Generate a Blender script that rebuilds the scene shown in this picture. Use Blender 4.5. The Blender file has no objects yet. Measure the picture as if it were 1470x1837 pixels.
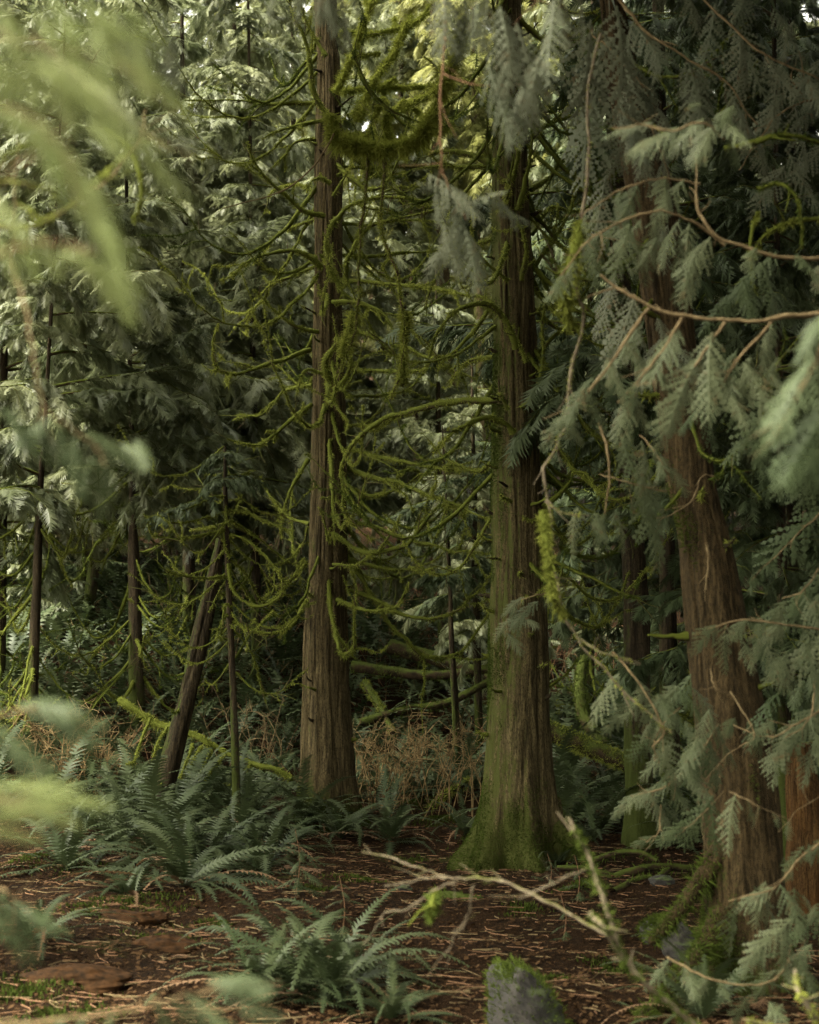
import bpy, math, random
import numpy as np
from mathutils import Matrix, Vector

random.seed(7)
rng = np.random.default_rng(7)
SC = bpy.context.scene
COL = SC.collection
PI = math.pi

# ------------------------------------------------------------------ camera, sky, sun, exposure
F = 3062.5                      # focal length in photo pixels (50 mm on a 24 mm wide frame, 1470 px)
PITCH = math.atan((1180 - 918.5) / F)
CAM = np.array([0.0, 0.0, 1.6])
cam_data = bpy.data.cameras.new("camera")
cam_data.sensor_fit = 'HORIZONTAL'
cam_data.sensor_width = 24.0
cam_data.lens = 50.0
cam_data.clip_start = 0.05
cam_data.clip_end = 900.0
cam_data.dof.use_dof = True
cam_data.dof.focus_distance = 15.0
cam_data.dof.aperture_fstop = 2.8
camera = bpy.data.objects.new("camera", cam_data)
COL.objects.link(camera)
camera.location = CAM
camera.rotation_euler = (PI / 2 + PITCH, 0, 0)
SC.camera = camera

SUN_EL, SUN_AZ = math.radians(54), math.radians(-120)      # azimuth from +Y (view direction) towards +X; negative = left
world = bpy.data.worlds.new("World")
SC.world = world
world.use_nodes = True
wn, wl = world.node_tree.nodes, world.node_tree.links
wn.clear()
sky = wn.new("ShaderNodeTexSky")
sky.sky_type = 'NISHITA'
sky.sun_disc = False
sky.sun_elevation = SUN_EL
sky.sun_rotation = SUN_AZ
sky.dust_density = 3.0
grey = wn.new("ShaderNodeHueSaturation")                  # an overcast sky has hardly any blue
grey.inputs["Saturation"].default_value = 0.12
tint = wn.new("ShaderNodeMixRGB")
tint.blend_type = 'MULTIPLY'
tint.inputs[0].default_value = 1.0
tint.inputs[2].default_value = (1.0, 0.97, 0.80, 1)
bg = wn.new("ShaderNodeBackground")
bg.inputs["Strength"].default_value = 0.085
wo = wn.new("ShaderNodeOutputWorld")
wl.new(sky.outputs[0], grey.inputs["Color"])
wl.new(grey.outputs[0], tint.inputs[1])
wl.new(tint.outputs[0], bg.inputs["Color"])
wl.new(bg.outputs[0], wo.inputs["Surface"])

sun_data = bpy.data.lights.new("sun", 'SUN')
sun_data.energy = 1.5
sun_data.angle = math.radians(22)
sun_data.color = (1.0, 0.95, 0.80)
sun = bpy.data.objects.new("sun", sun_data)
COL.objects.link(sun)
sd = Vector((math.sin(SUN_AZ) * math.cos(SUN_EL), math.cos(SUN_AZ) * math.cos(SUN_EL), math.sin(SUN_EL)))
sun.rotation_euler = sd.to_track_quat('Z', 'Y').to_euler()

SC.view_settings.view_transform = 'Standard'
SC.view_settings.look = 'None'
SC.view_settings.gamma = 1.0
SC.view_settings.use_curve_mapping = False
SC.view_settings.exposure = 3.55
cy = SC.cycles
cy.use_denoising = True
cy.denoising_prefilter = 'NONE'
cy.max_bounces = 6
cy.diffuse_bounces = 4
cy.glossy_bounces = 2
cy.transmission_bounces = 3
cy.use_adaptive_sampling = True
cy.adaptive_threshold = 0.01

# ------------------------------------------------------------------ helpers: rays, noise, meshes
CP, SP = math.cos(PITCH), math.sin(PITCH)


def ray(px, py):
    cx, cz = (px - 735.0) / F, (918.5 - py) / F
    return np.array([cx, CP - SP * cz, SP + CP * cz])


def at(px, py, Y):
    """World point seen at a photo pixel, Y metres in front of the camera."""
    d = ray(px, py)
    return CAM + d * (Y / d[1])


def path(pts, Y0, Y1=None, n=None, bow=0.0):
    """Smooth world path through pixels; the distance goes from Y0 to Y1."""
    Y1 = Y0 if Y1 is None else Y1
    P = np.array(pts, float)
    s = np.r_[0, np.cumsum(np.hypot(*np.diff(P, axis=0).T))]
    s /= s[-1]
    W = np.array([at(p[0], p[1], Y0 + (Y1 - Y0) * t + bow * math.sin(PI * t)) for p, t in zip(P, s)])
    return smooth(W, n or max(8, 5 * (len(P) - 1)))


def smooth(P, n):
    """Catmull-Rom through P, n+1 points."""
    P = np.asarray(P, float)
    if len(P) == 2:
        t = np.linspace(0, 1, n + 1)[:, None]
        return P[0] * (1 - t) + P[1] * t
    Q = np.vstack([2 * P[0] - P[1], P, 2 * P[-1] - P[-2]])
    k = len(P) - 1
    u = np.linspace(0, k, n + 1)
    i = np.minimum(u.astype(int), k - 1)
    t = (u - i)[:, None]
    a, b, c, d = Q[i], Q[i + 1], Q[i + 2], Q[i + 3]
    return 0.5 * (2 * b + (c - a) * t + (2 * a - 5 * b + 4 * c - d) * t ** 2 + (3 * b - a - 3 * c + d) * t ** 3)


def hash2(i, j, seed):
    h = (i.astype(np.int64) * 374761393 + j.astype(np.int64) * 668265263 + seed * 974634777) & 0x7fffffff
    h = ((h ^ (h >> 13)) * 1274126177) & 0x7fffffff
    h = (h ^ (h >> 16)) & 0xffff
    return h / 65535.0


def vnoise(u, v, seed=0, period=None):
    """Value noise in 0..1, u optionally periodic."""
    u = np.asarray(u, float); v = np.asarray(v, float)
    i, j = np.floor(u).astype(int), np.floor(v).astype(int)
    fu, fv = u - i, v - j
    fu, fv = fu * fu * (3 - 2 * fu), fv * fv * (3 - 2 * fv)
    i2 = i + 1
    if period:
        i, i2 = i % period, i2 % period
    a, b = hash2(i, j, seed), hash2(i2, j, seed)
    c, d = hash2(i, j + 1, seed), hash2(i2, j + 1, seed)
    return (a * (1 - fu) + b * fu) * (1 - fv) + (c * (1 - fu) + d * fu) * fv


def ground(x, y):
    x = np.asarray(x, float); y = np.asarray(y, float)
    k = 1.5
    h = 0.24 * k * np.logaddexp(0, (y - 18.0 + 0.25 * np.clip(-x - 1, 0, 6)) / k)
    h = h + 0.10 * np.exp(-((x + 1.6) ** 2 / 0.7 + (y - 9.5) ** 2 / 3.0))
    h = h + 0.09 * np.exp(-((x + 3.0) ** 2 / 1.2 + (y - 13.0) ** 2 / 2.0))
    h = h - 0.35 * np.exp(-((x - 0.4) ** 2 / 1.6 + (y - 20.5) ** 2 / 2.5))       # dark hollow between the trunks
    h = h + 0.16 * (vnoise(x * .45 + 7, y * .45, 3) - .5) + 0.15 * (vnoise(x * 1.5, y * 1.5, 4) - .5) + 0.055 * (vnoise(x * 5, y * 5, 5) - .5)
    far = np.clip((y - 30) / 40, 0, 1)
    h = h + far * 1.5 * (vnoise(x * .08, y * .08, 9) - .5)
    back = np.clip((np.abs(x) - 8) / 30, 0, 1)
    return h + 2.0 * back * vnoise(x * .05 + 3, y * .05, 11)


def gz(x, y):
    return float(ground(np.array([x]), np.array([y]))[0])


def on_ground(px, py, y0=5.0, y1=70.0):
    """Where the ray through a pixel meets the ground."""
    d = ray(px, py)
    ys = np.linspace(y0, y1, 1300)
    t = ys / d[1]
    xs, zs = CAM[0] + d[0] * t, CAM[2] + d[2] * t
    hit = np.nonzero(zs <= ground(xs, ys))[0]
    k = hit[0] if len(hit) else len(ys) - 1
    return np.array([xs[k], ys[k], gz(xs[k], ys[k])])


class Geo:
    """Collects faces, then links them as ONE mesh object."""
    def __init__(self):
        self.v, self.f, self.n = [], [], 0

    def add(self, verts, faces, mat=0, smooth_=True):
        verts = np.asarray(verts, float).reshape(-1, 3)
        faces = np.asarray(faces, int)
        self.v.append(verts)
        self.f.append((faces + self.n, mat, smooth_))
        self.n += len(verts)

    def mesh(self, name, mats, origin=(0, 0, 0)):
        V = np.vstack(self.v) - np.asarray(origin)
        lv, ls, mi, sm, at_ = [], [], [], [], 0
        for f, m, s in self.f:
            k = f.shape[1]
            lv.append(f.ravel())
            ls.append(at_ + np.arange(len(f)) * k)
            at_ += f.size
            mi.append(np.full(len(f), m)); sm.append(np.full(len(f), s))
        me = bpy.data.meshes.new(name)
        lv, ls = np.concatenate(lv), np.concatenate(ls)
        me.vertices.add(len(V)); me.vertices.foreach_set("co", V.astype(np.float32).ravel())
        me.loops.add(len(lv)); me.loops.foreach_set("vertex_index", lv.astype(np.int32))
        me.polygons.add(len(ls)); me.polygons.foreach_set("loop_start", ls.astype(np.int32))
        for m in mats:
            me.materials.append(m)
        me.polygons.foreach_set("material_index", np.concatenate(mi).astype(np.int32))
        me.polygons.foreach_set("use_smooth", np.concatenate(sm).astype(bool))
        me.update(calc_edges=True)
        return me

    def build(self, name, mats, parent=None, origin=(0, 0, 0)):
        mats = mats if isinstance(mats, (list, tuple)) else [mats]
        return link(name, self.mesh(name, mats, origin), parent, origin if parent is None else (0, 0, 0))


def link(name, data, parent=None, loc=(0, 0, 0)):
    o = bpy.data.objects.new(name, data)
    COL.objects.link(o)
    o.parent = parent
    o.location = loc
    return o


def tag(o, label=None, cat=None, group=None, kind=None):
    if label: o["label"] = label
    if cat: o["category"] = cat
    if group: o["group"] = group
    if kind: o["kind"] = kind
    return o


def thing(name, label, cat, loc, group=None):
    return tag(link(name, None, None, loc), label, cat, group)


def frames(P):
    P = np.asarray(P, float)
    T = np.gradient(P, axis=0)
    T /= np.linalg.norm(T, axis=1)[:, None] + 1e-9
    ref = np.array([0, 0, 1.0]) if abs(T[0, 2]) < .9 else np.array([1.0, 0, 0])
    N = np.zeros_like(P)
    n = ref - T[0] * (ref @ T[0])
    for i in range(len(P)):
        n = n - T[i] * (n @ T[i])
        n /= np.linalg.norm(n) + 1e-9
        N[i] = n
    return T, N, np.cross(T, N)


def tube(g, P, r, sides=6, mat=0, lump=0.0, seed=0, cap=True):
    """A tapered tube along P; lump roughens its radius."""
    P = np.asarray(P, float)
    n = len(P)
    r = np.broadcast_to(np.asarray(r, float), (n,)) if np.ndim(r) else np.full(n, r)
    T, N, B = frames(P)
    a = np.arange(sides) / sides * 2 * PI
    R = r[:, None] * np.ones(sides)
    if lump:
        R = R * (1 + lump * (np.random.default_rng(seed).random((n, sides)) * 2 - 1))
    V = P[:, None] + R[..., None] * (np.cos(a)[None, :, None] * N[:, None] + np.sin(a)[None, :, None] * B[:, None])
    i = np.arange(n - 1)[:, None] * sides
    j = np.arange(sides)[None]
    j2 = (j + 1) % sides
    q = np.stack([i + j, i + j2, i + sides + j2, i + sides + j], -1).reshape(-1, 4)
    base = g.n
    g.add(V.reshape(-1, 3), q, mat)
    if cap:
        tip = P[-1] + T[-1] * r[-1]
        k = np.arange(sides)
        lo = (n - 1) * sides
        V2 = np.vstack([V[-1], tip])
        g.add(V2, np.stack([k, (k + 1) % sides, np.full(sides, sides)], 1), mat)
    return T, N, B


def fuzz(g, P, r, count, length, width, mat=0, hang=0.25, seed=0, bare=.30):
    """Moss: many small blades standing off a tube, more of them on its upper side."""
    R = np.random.default_rng(seed)
    P = np.asarray(P, float)
    T, N, B = frames(P)
    r = np.broadcast_to(np.asarray(r, float), (len(P),)) if np.ndim(r) else np.full(len(P), r)
    u = R.random(count * 2) * (len(P) - 1)
    keep = vnoise(u * .35, u * 0 + 3, seed) + .35 * vnoise(u * 1.3, u * 0, seed) > bare + .3 * R.random(count * 2)
    u = u[keep][:count]; count = len(u)
    i = np.minimum(u.astype(int), len(P) - 2)
    t = (u - i)[:, None]
    c = P[i] * (1 - t) + P[i + 1] * t
    rr = r[i] * (1 - t[:, 0]) + r[i + 1] * t[:, 0]
    a = R.random(count) * 2 * PI
    nrm = np.cos(a)[:, None] * N[i] + np.sin(a)[:, None] * B[i]
    base = c + nrm * (rr * 0.9)[:, None]
    L = length * (0.25 + 1.3 * R.random(count) ** 2) * (.45 + 1.1 * vnoise(u * .8, u * 0 + 9, seed)) * np.where(nrm[:, 2] < -.3, 1.25, 1.0)
    d = nrm + (R.random((count, 3)) - .5) * 1.3
    d[:, 2] -= hang
    d /= np.linalg.norm(d, axis=1)[:, None] + 1e-9
    side = np.cross(d, R.random((count, 3)) - .5)
    side /= np.linalg.norm(side, axis=1)[:, None] + 1e-9
    w = width * (0.6 + .8 * R.random(count))[:, None]
    V = np.stack([base - side * w * .5, base + side * w * .5, base + d * L[:, None]], 1).reshape(-1, 3)
    g.add(V, np.arange(count * 3).reshape(-1, 3), mat, False)


# ------------------------------------------------------------------ materials
def mat_new(name):
    m = bpy.data.materials.new(name)
    m.use_nodes = True
    nt = m.node_tree
    b = nt.nodes["Principled BSDF"]
    return m, nt, nt.nodes, nt.links, b


def noise_node(nt, vec, scale, detail=4, rough=.6, sc3=None):
    n = nt.nodes.new("ShaderNodeTexNoise")
    n.inputs["Scale"].default_value = scale
    n.inputs["Detail"].default_value = detail
    n.inputs["Roughness"].default_value = rough
    if sc3:
        mp = nt.nodes.new("ShaderNodeMapping")
        mp.inputs["Scale"].default_value = sc3
        nt.links.new(vec, mp.inputs["Vector"]); vec = mp.outputs[0]
    nt.links.new(vec, n.inputs["Vector"])
    return n.outputs["Fac"]


def ramp(nt, fac, stops):
    r = nt.nodes.new("ShaderNodeValToRGB")
    e = r.color_ramp.elements
    while len(e) < len(stops): e.new(.5)
    for k, (p, c) in enumerate(stops):
        e[k].position = p; e[k].color = (*c, 1)
    nt.links.new(fac, r.inputs[0])
    return r.outputs[0]


def mixc(nt, fac, a, b):
    m = nt.nodes.new("ShaderNodeMixRGB")
    for s, v in ((m.inputs[0], fac), (m.inputs[1], a), (m.inputs[2], b)):
        if isinstance(v, (int, float)): s.default_value = v
        elif isinstance(v, tuple): s.default_value = (*v, 1)
        else: nt.links.new(v, s)
    return m.outputs[0]


def math_(nt, op, a, b=0.0, clamp=False):
    m = nt.nodes.new("ShaderNodeMath"); m.operation = op; m.use_clamp = clamp
    for s, v in ((m.inputs[0], a), (m.inputs[1], b)):
        if isinstance(v, (int, float)): s.default_value = v
        else: nt.links.new(v, s)
    return m.outputs[0]


def leaf_mat(name, a, b, rough=.45, transl=.25, spec=.5, tcol=None, dead=0):
    """Foliage: two greens mixed per object and by a soft noise, waxy gloss, some light through the leaf."""
    m, nt, N, L, p = mat_new(name)
    geo = N.new("ShaderNodeNewGeometry"); oi = N.new("ShaderNodeObjectInfo")
    nz = noise_node(nt, geo.outputs["Position"], 3.5, 3)
    f = math_(nt, 'ADD', math_(nt, 'MULTIPLY', oi.outputs["Random"], .55), math_(nt, 'MULTIPLY', nz, .7))
    f = math_(nt, 'SUBTRACT', f, .12, True)
    c = mixc(nt, f, a, b)
    if dead:
        dn = noise_node(nt, geo.outputs['Position'], dead, 3)
        c = mixc(nt, ramp(nt, dn, [(.60, (0, 0, 0)), (.70, (.8, .8, .8))]), c, (.105, .070, .030))
    L.new(c, p.inputs["Base Color"])
    p.inputs["Roughness"].default_value = rough
    p.inputs["Specular IOR Level"].default_value = spec
    tr = N.new("ShaderNodeBsdfTranslucent")
    if tcol: L.new(mixc(nt, .6, c, tcol), tr.inputs["Color"])
    else: L.new(c, tr.inputs["Color"])
    mx = N.new("ShaderNodeMixShader"); mx.inputs[0].default_value = transl
    out = N["Material Output"]
    L.new(p.outputs[0], mx.inputs[1]); L.new(tr.outputs[0], mx.inputs[2]); L.new(mx.outputs[0], out.inputs["Surface"])
    return m


def bark_mat(name, dark, light, moss=None, side=0.0, base_h=0.0, cover=.5, red=None):
    """Stringy vertical bark; moss grows on its left side, in patches, and up from the foot."""
    m, nt, N, L, p = mat_new(name)
    tc = N.new("ShaderNodeTexCoord"); V = tc.outputs["Object"]
    geo = N.new("ShaderNodeNewGeometry")
    st = noise_node(nt, V, 1.0, 7, .7, (62, 62, 4.5))
    st2 = noise_node(nt, V, 1.0, 5, .7, (24, 24, 1.6))
    big = noise_node(nt, V, 1.6, 4, .6)
    v = math_(nt, 'ADD', math_(nt, 'MULTIPLY', st, .55), math_(nt, 'MULTIPLY', st2, .45))
    mid = tuple((x + y) / 2.3 for x, y in zip(dark, light))
    c = ramp(nt, v, [(.40, dark), (.49, mid), (.59, light)])
    speck = noise_node(nt, V, 1.0, 5, .75, (75, 75, 38))
    c = mixc(nt, ramp(nt, speck, [(.40, (.75, .75, .75)), (.52, (0, 0, 0))]), c, dark)
    if red:
        c = mixc(nt, ramp(nt, big, [(.45, (0, 0, 0)), (.65, (1, 1, 1))]), c, red)
    else:
        c = mixc(nt, math_(nt, 'MULTIPLY', big, .55), c, tuple(x * .55 for x in mid))
    if moss:
        sep = N.new("ShaderNodeSeparateXYZ"); L.new(geo.outputs["Normal"], sep.inputs[0])
        sp = N.new("ShaderNodeSeparateXYZ"); L.new(V, sp.inputs[0])
        patch = noise_node(nt, V, 1.0, 8, .78, (9, 9, 4.5))
        fine = noise_node(nt, V, 48, 5, .8)
        k = math_(nt, 'MULTIPLY', sep.outputs["X"], -side)
        k = math_(nt, 'ADD', k, math_(nt, 'MULTIPLY', patch, 1.7))
        if base_h:
            low = math_(nt, 'SUBTRACT', 1.0, math_(nt, 'DIVIDE', sp.outputs["Z"], base_h), True)
            k = math_(nt, 'ADD', k, math_(nt, 'MULTIPLY', low, .75))
        k = math_(nt, 'ADD', k, math_(nt, 'MULTIPLY', fine, 1.3))
        k = math_(nt, 'SUBTRACT', k, 2.15 - cover)
        k = math_(nt, 'MULTIPLY', k, 4.5, True)
        mc = mixc(nt, fine, tuple(x * .5 for x in moss), tuple(x * 1.25 for x in moss))
        c = mixc(nt, k, c, mc)
    L.new(c, p.inputs["Base Color"])
    p.inputs["Roughness"].default_value = .85
    p.inputs["Specular IOR Level"].default_value = .06
    bp = N.new("ShaderNodeBump"); bp.inputs["Strength"].default_value = 1.0; bp.inputs["Distance"].default_value = .025
    L.new(v, bp.inputs["Height"]); L.new(bp.outputs[0], p.inputs["Normal"])
    return m


def moss_mat(name, a, b):
    m, nt, N, L, p = mat_new(name)
    geo = N.new("ShaderNodeNewGeometry"); oi = N.new("ShaderNodeObjectInfo")
    n1 = noise_node(nt, geo.outputs["Position"], 9, 4); n2 = noise_node(nt, geo.outputs["Position"], 90, 2)
    f = math_(nt, 'ADD', math_(nt, 'MULTIPLY', n1, .8), math_(nt, 'MULTIPLY', n2, .5))
    f = math_(nt, 'ADD', f, math_(nt, 'MULTIPLY', oi.outputs["Random"], .3))
    c = ramp(nt, f, [(.45, a), (1.0, b)])
    L.new(c, p.inputs["Base Color"]); p.inputs["Roughness"].default_value = .9; p.inputs["Specular IOR Level"].default_value = .05
    tr = N.new("ShaderNodeBsdfTranslucent"); L.new(c, tr.inputs["Color"])
    mx = N.new("ShaderNodeMixShader"); mx.inputs[0].default_value = .3
    L.new(p.outputs[0], mx.inputs[1]); L.new(tr.outputs[0], mx.inputs[2]); L.new(mx.outputs[0], N["Material Output"].inputs["Surface"])
    return m


def wood_mat(name, dark, light, scale=60, moss=None, cover=.5):
    """Twigs and branch wood, optionally with moss over most of it."""
    m, nt, N, L, p = mat_new(name)
    geo = N.new("ShaderNodeNewGeometry")
    n1 = noise_node(nt, geo.outputs["Position"], scale, 4)
    c = ramp(nt, n1, [(.3, dark), (.7, light)])
    if moss:
        sep = N.new("ShaderNodeSeparateXYZ"); L.new(geo.outputs["Normal"], sep.inputs[0])
        n2 = noise_node(nt, geo.outputs["Position"], 6, 5, .7)
        k = math_(nt, 'ADD', math_(nt, 'MULTIPLY', sep.outputs["Z"], .35), math_(nt, 'MULTIPLY', n2, 1.6))
        k = math_(nt, 'MULTIPLY', math_(nt, 'SUBTRACT', k, 1.15 - cover), 4.0, True)
        c = mixc(nt, k, c, mixc(nt, n1, tuple(x * .6 for x in moss), moss))
    L.new(c, p.inputs["Base Color"]); p.inputs["Roughness"].default_value = .8; p.inputs["Specular IOR Level"].default_value = .06
    bp = N.new("ShaderNodeBump"); bp.inputs["Strength"].default_value = .5; bp.inputs["Distance"].default_value = .004
    L.new(n1, bp.inputs["Height"]); L.new(bp.outputs[0], p.inputs["Normal"])
    return m


def ground_mat():
    m, nt, N, L, p = mat_new("forest_floor")
    geo = N.new("ShaderNodeNewGeometry"); V = geo.outputs["Position"]
    a = noise_node(nt, V, 28, 6, .75); b = noise_node(nt, V, 2.2, 5, .6); c3 = noise_node(nt, V, 1.1, 4, .6); s = noise_node(nt, V, 110, 3, .7)
    c = ramp(nt, a, [(.36, (.006, .004, .002)), (.5, (.017, .009, .004)), (.66, (.058, .030, .012))])
    c = mixc(nt, ramp(nt, b, [(.42, (0, 0, 0)), (.62, (1, 1, 1))]), c, ramp(nt, s, [(.35, (.006, .0035, .002)), (.7, (.043, .022, .009))]))
    k = math_(nt, 'MULTIPLY', math_(nt, 'SUBTRACT', math_(nt, 'ADD', c3, math_(nt, 'MULTIPLY', a, .35)), .79), 9.0, True)
    c = mixc(nt, k, c, ramp(nt, s, [(.3, (.018, .022, .005)), (.7, (.050, .058, .013))]))
    L.new(c, p.inputs["Base Color"]); p.inputs["Roughness"].default_value = .92; p.inputs["Specular IOR Level"].default_value = .05
    bp = N.new("ShaderNodeBump"); bp.inputs["Strength"].default_value = 1.0; bp.inputs["Distance"].default_value = .03
    L.new(math_(nt, 'ADD', a, math_(nt, 'MULTIPLY', s, .4)), bp.inputs["Height"]); L.new(bp.outputs[0], p.inputs["Normal"])
    return m


def rock_mat():
    m, nt, N, L, p = mat_new("rock")
    tc = N.new("ShaderNodeTexCoord"); V = tc.outputs["Object"]; geo = N.new("ShaderNodeNewGeometry")
    a = noise_node(nt, V, 18, 6, .7); b = noise_node(nt, V, 4, 5, .7)
    c = ramp(nt, a, [(.3, (.006, .005, .004)), (.7, (.026, .021, .015))])
    sep = N.new("ShaderNodeSeparateXYZ"); L.new(geo.outputs["Normal"], sep.inputs[0])
    k = math_(nt, 'MULTIPLY', math_(nt, 'SUBTRACT', math_(nt, 'ADD', math_(nt, 'MULTIPLY', sep.outputs["Z"], .3), b), .68), 6, True)
    c = mixc(nt, k, c, mixc(nt, a, (.03, .045, .008), (.07, .10, .02)))
    L.new(c, p.inputs["Base Color"]); p.inputs["Roughness"].default_value = .85
    bp = N.new("ShaderNodeBump"); bp.inputs["Strength"].default_value = .7; bp.inputs["Distance"].default_value = .02
    L.new(a, bp.inputs["Height"]); L.new(bp.outputs[0], p.inputs["Normal"])
    return m


MOSS = (.085, .105, .016)
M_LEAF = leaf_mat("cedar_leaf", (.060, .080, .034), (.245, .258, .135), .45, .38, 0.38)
M_LEAF_DARK = leaf_mat("cedar_leaf_shaded", (.030, .046, .018), (.076, .094, .044), .5, .2, 0.12)  # darker copy of the cedar leaf with shade put into its colour
M_LEAF_LIME = leaf_mat("lime_leaf_lit", (.120, .132, .030), (.260, .258, .092), .5, .5, 0.25)  # yellow-green leaf, its colour brightened to give the glow high up
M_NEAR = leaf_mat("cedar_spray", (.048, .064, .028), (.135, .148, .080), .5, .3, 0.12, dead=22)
M_NEAR_BRIGHT = leaf_mat("cedar_spray_lit", (.190, .240, .070), (.330, .360, .150), .5, .5, 0.25)  # lit copy of the cedar spray, the brightness is in its colour
M_NEAR_GREY = leaf_mat("cedar_spray_grey", (.066, .078, .046), (.158, .166, .108), .5, .3, 0.12, dead=25)
M_FERN = leaf_mat("fern_leaf", (.020, .033, .012), (.060, .074, .031), .5, .18, 0.2)
M_FERN_DRY = leaf_mat("dead_fern_leaf", (.10, .055, .025), (.20, .11, .05), .8, .2)
M_BARK_A = bark_mat("cedar_bark", (.011, .008, .004), (.135, .102, .048), (.042, .050, .011), .25, .5, .34)
M_BARK_B = bark_mat("mossy_cedar_bark", (.012, .009, .004), (.170, .132, .062), (.052, .057, .014), .48, .55, .52)
M_BARK_C = bark_mat("grey_cedar_bark", (.008, .006, .003), (.095, .065, .030), (.035, .045, .010), .15, 1.0, .10)
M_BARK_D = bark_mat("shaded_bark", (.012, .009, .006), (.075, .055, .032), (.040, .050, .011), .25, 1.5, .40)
M_BARK_RED = bark_mat("rotten_red_wood", (.02, .010, .004), (.10, .055, .02), MOSS, .2, 0, .05, (.075, .034, .010))
M_BARK_SNAG = bark_mat("dead_snag_wood", (.005, .004, .003), (.070, .052, .028), (.04, .055, .010), .6, 0, .22)
M_WOOD = wood_mat("branch_wood", (.035, .024, .014), (.11, .075, .045), 60, MOSS, .45)
M_WOOD_MOSSY = wood_mat("mossy_branch_wood", (.022, .020, .010), (.07, .055, .026), 60, (.095, .110, .017), .75)
M_TWIG = wood_mat("tan_twig", (.075, .052, .026), (.20, .148, .078), 45)
M_TWIG_RED = wood_mat("brown_twig", (.10, .055, .03), (.22, .125, .07), 50)
M_TWIG_LICHEN = wood_mat("lichen_twig", (.05, .036, .022), (.19, .155, .105), 30, (.11, .12, .025), .15)
M_DRY = wood_mat("dry_stem", (.085, .055, .024), (.235, .165, .080), 25)
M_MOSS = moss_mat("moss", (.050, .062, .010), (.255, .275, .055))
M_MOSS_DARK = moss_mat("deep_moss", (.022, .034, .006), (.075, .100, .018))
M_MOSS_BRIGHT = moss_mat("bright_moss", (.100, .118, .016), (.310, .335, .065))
M_GROUND = ground_mat()
M_ROCK = rock_mat()
M_LITTER = leaf_mat("leaf_litter", (.010, .006, .003), (.082, .045, .020), .85, .1, .06)
M_ROT = wood_mat("rotten_wood", (.006, .004, .002), (.055, .026, .010), 22)
M_LOG = wood_mat("rotten_log", (.008, .006, .004), (.045, .030, .016), 14, (.055, .070, .014), .38)

# ------------------------------------------------------------------ the setting: ground
def build_ground():
    def axis(lo, hi, c0, c1, step, grow=1.13):
        a = list(np.arange(c0, c1, step)); d = step; x = c0
        left = []
        while x > lo:
            d *= grow; x -= d; left.append(x)
        d = step; x = a[-1]; right = []
        while x < hi:
            d *= grow; x += d; right.append(x)
        return np.array(left[::-1] + a + right)
    xs = axis(-250, 250, -4.5, 4.5, .055)
    ys = axis(-120, 420, 5.5, 20, .06, 1.06)
    X, Y = np.meshgrid(xs, ys)
    Z = ground(X, Y) + .022 * (vnoise(X * 14, Y * 14, 21) - .5) * (np.abs(X) < 6)
    V = np.stack([X, Y, Z], -1).reshape(-1, 3)
    nx, ny = len(xs), len(ys)
    i = (np.arange(ny - 1)[:, None] * nx + np.arange(nx - 1)[None]).ravel()
    g = Geo(); g.add(V, np.stack([i, i + 1, i + nx + 1, i + nx], 1))
    tag(g.build("ground", M_GROUND), kind="structure")

    R = np.random.default_rng(5)
    n = 60000
    y = 6.0 + 14 * R.random(n) ** 1.3
    x = (R.random(n) * 2 - 1) * (y * .27 + .3)
    z = ground(x, y) + .006
    yaw = R.random(n) * 2 * PI
    tilt = (R.random((n, 2)) - .5) * .9
    s = .006 + .016 * R.random(n) ** 2
    asp = .25 + .5 * R.random(n)
    u = np.stack([np.cos(yaw), np.sin(yaw), tilt[:, 0]], 1) * s[:, None]
    w = np.stack([-np.sin(yaw), np.cos(yaw), tilt[:, 1]], 1) * (s * asp)[:, None]
    c = np.stack([x, y, z + s * .4], 1)
    g = Geo()
    V = np.stack([c - u, c - w + u * .1, c + u, c + w + u * .1], 1).reshape(-1, 3)
    g.add(V, np.arange(n * 4).reshape(-1, 4), 0, False)
    m = 4600                                               # needles and thin sticks
    y = 6.0 + 13 * R.random(m) ** 1.2
    x = (R.random(m) * 2 - 1) * (y * .27 + .3)
    z = ground(x, y) + .012
    yaw = R.random(m) * 2 * PI
    for k in range(m):
        Ls = .04 + .22 * R.random() ** 3
        d = np.array([math.cos(yaw[k]), math.sin(yaw[k]), (R.random() - .5) * .12]) * Ls
        p0 = np.array([x[k], y[k], z[k]])
        b = np.array([-d[1], d[0], .1 * Ls]) * (R.random() - .5) * .4
        tube(g, np.array([p0 - d * .5, p0 + b, p0 + d * .5]), (.0018 + .0022 * R.random()), 3, 1 if R.random() < .5 else 2, cap=False)
    tag(g.build("forest_litter", [M_LITTER, M_TWIG_RED, M_TWIG]), kind="stuff")


def fallen_sprays():
    R = np.random.default_rng(35)
    for k in range(46):
        y = 6.5 + 9 * R.random(); x = (R.random() * 2 - 1) * (y * .24)
        a = np.array([R.random() - .5, R.random() - .5, .08 * R.random()])
        M = basis(a, np.array([0, 0, 1.0]) + (R.random(3) - .5) * .5)
        l = .10 + .16 * R.random(); M[:3, :3] *= l; M[:3, 3] = (x, y, gz(x, y) + .025)
        o = link("fallen_spray", SPRAYS["dark"][R.integers(0, 5)])
        o.matrix_world = Matrix(M.tolist())
        tag(o, "small dark cedar spray fallen on the brown litter of the clearing", "cedar spray", "fallen sprays on the clearing floor")
        if R.random() < .5:
            o.material_slots[0].link = 'OBJECT'; o.material_slots[0].material = M_FERN_DRY


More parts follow.
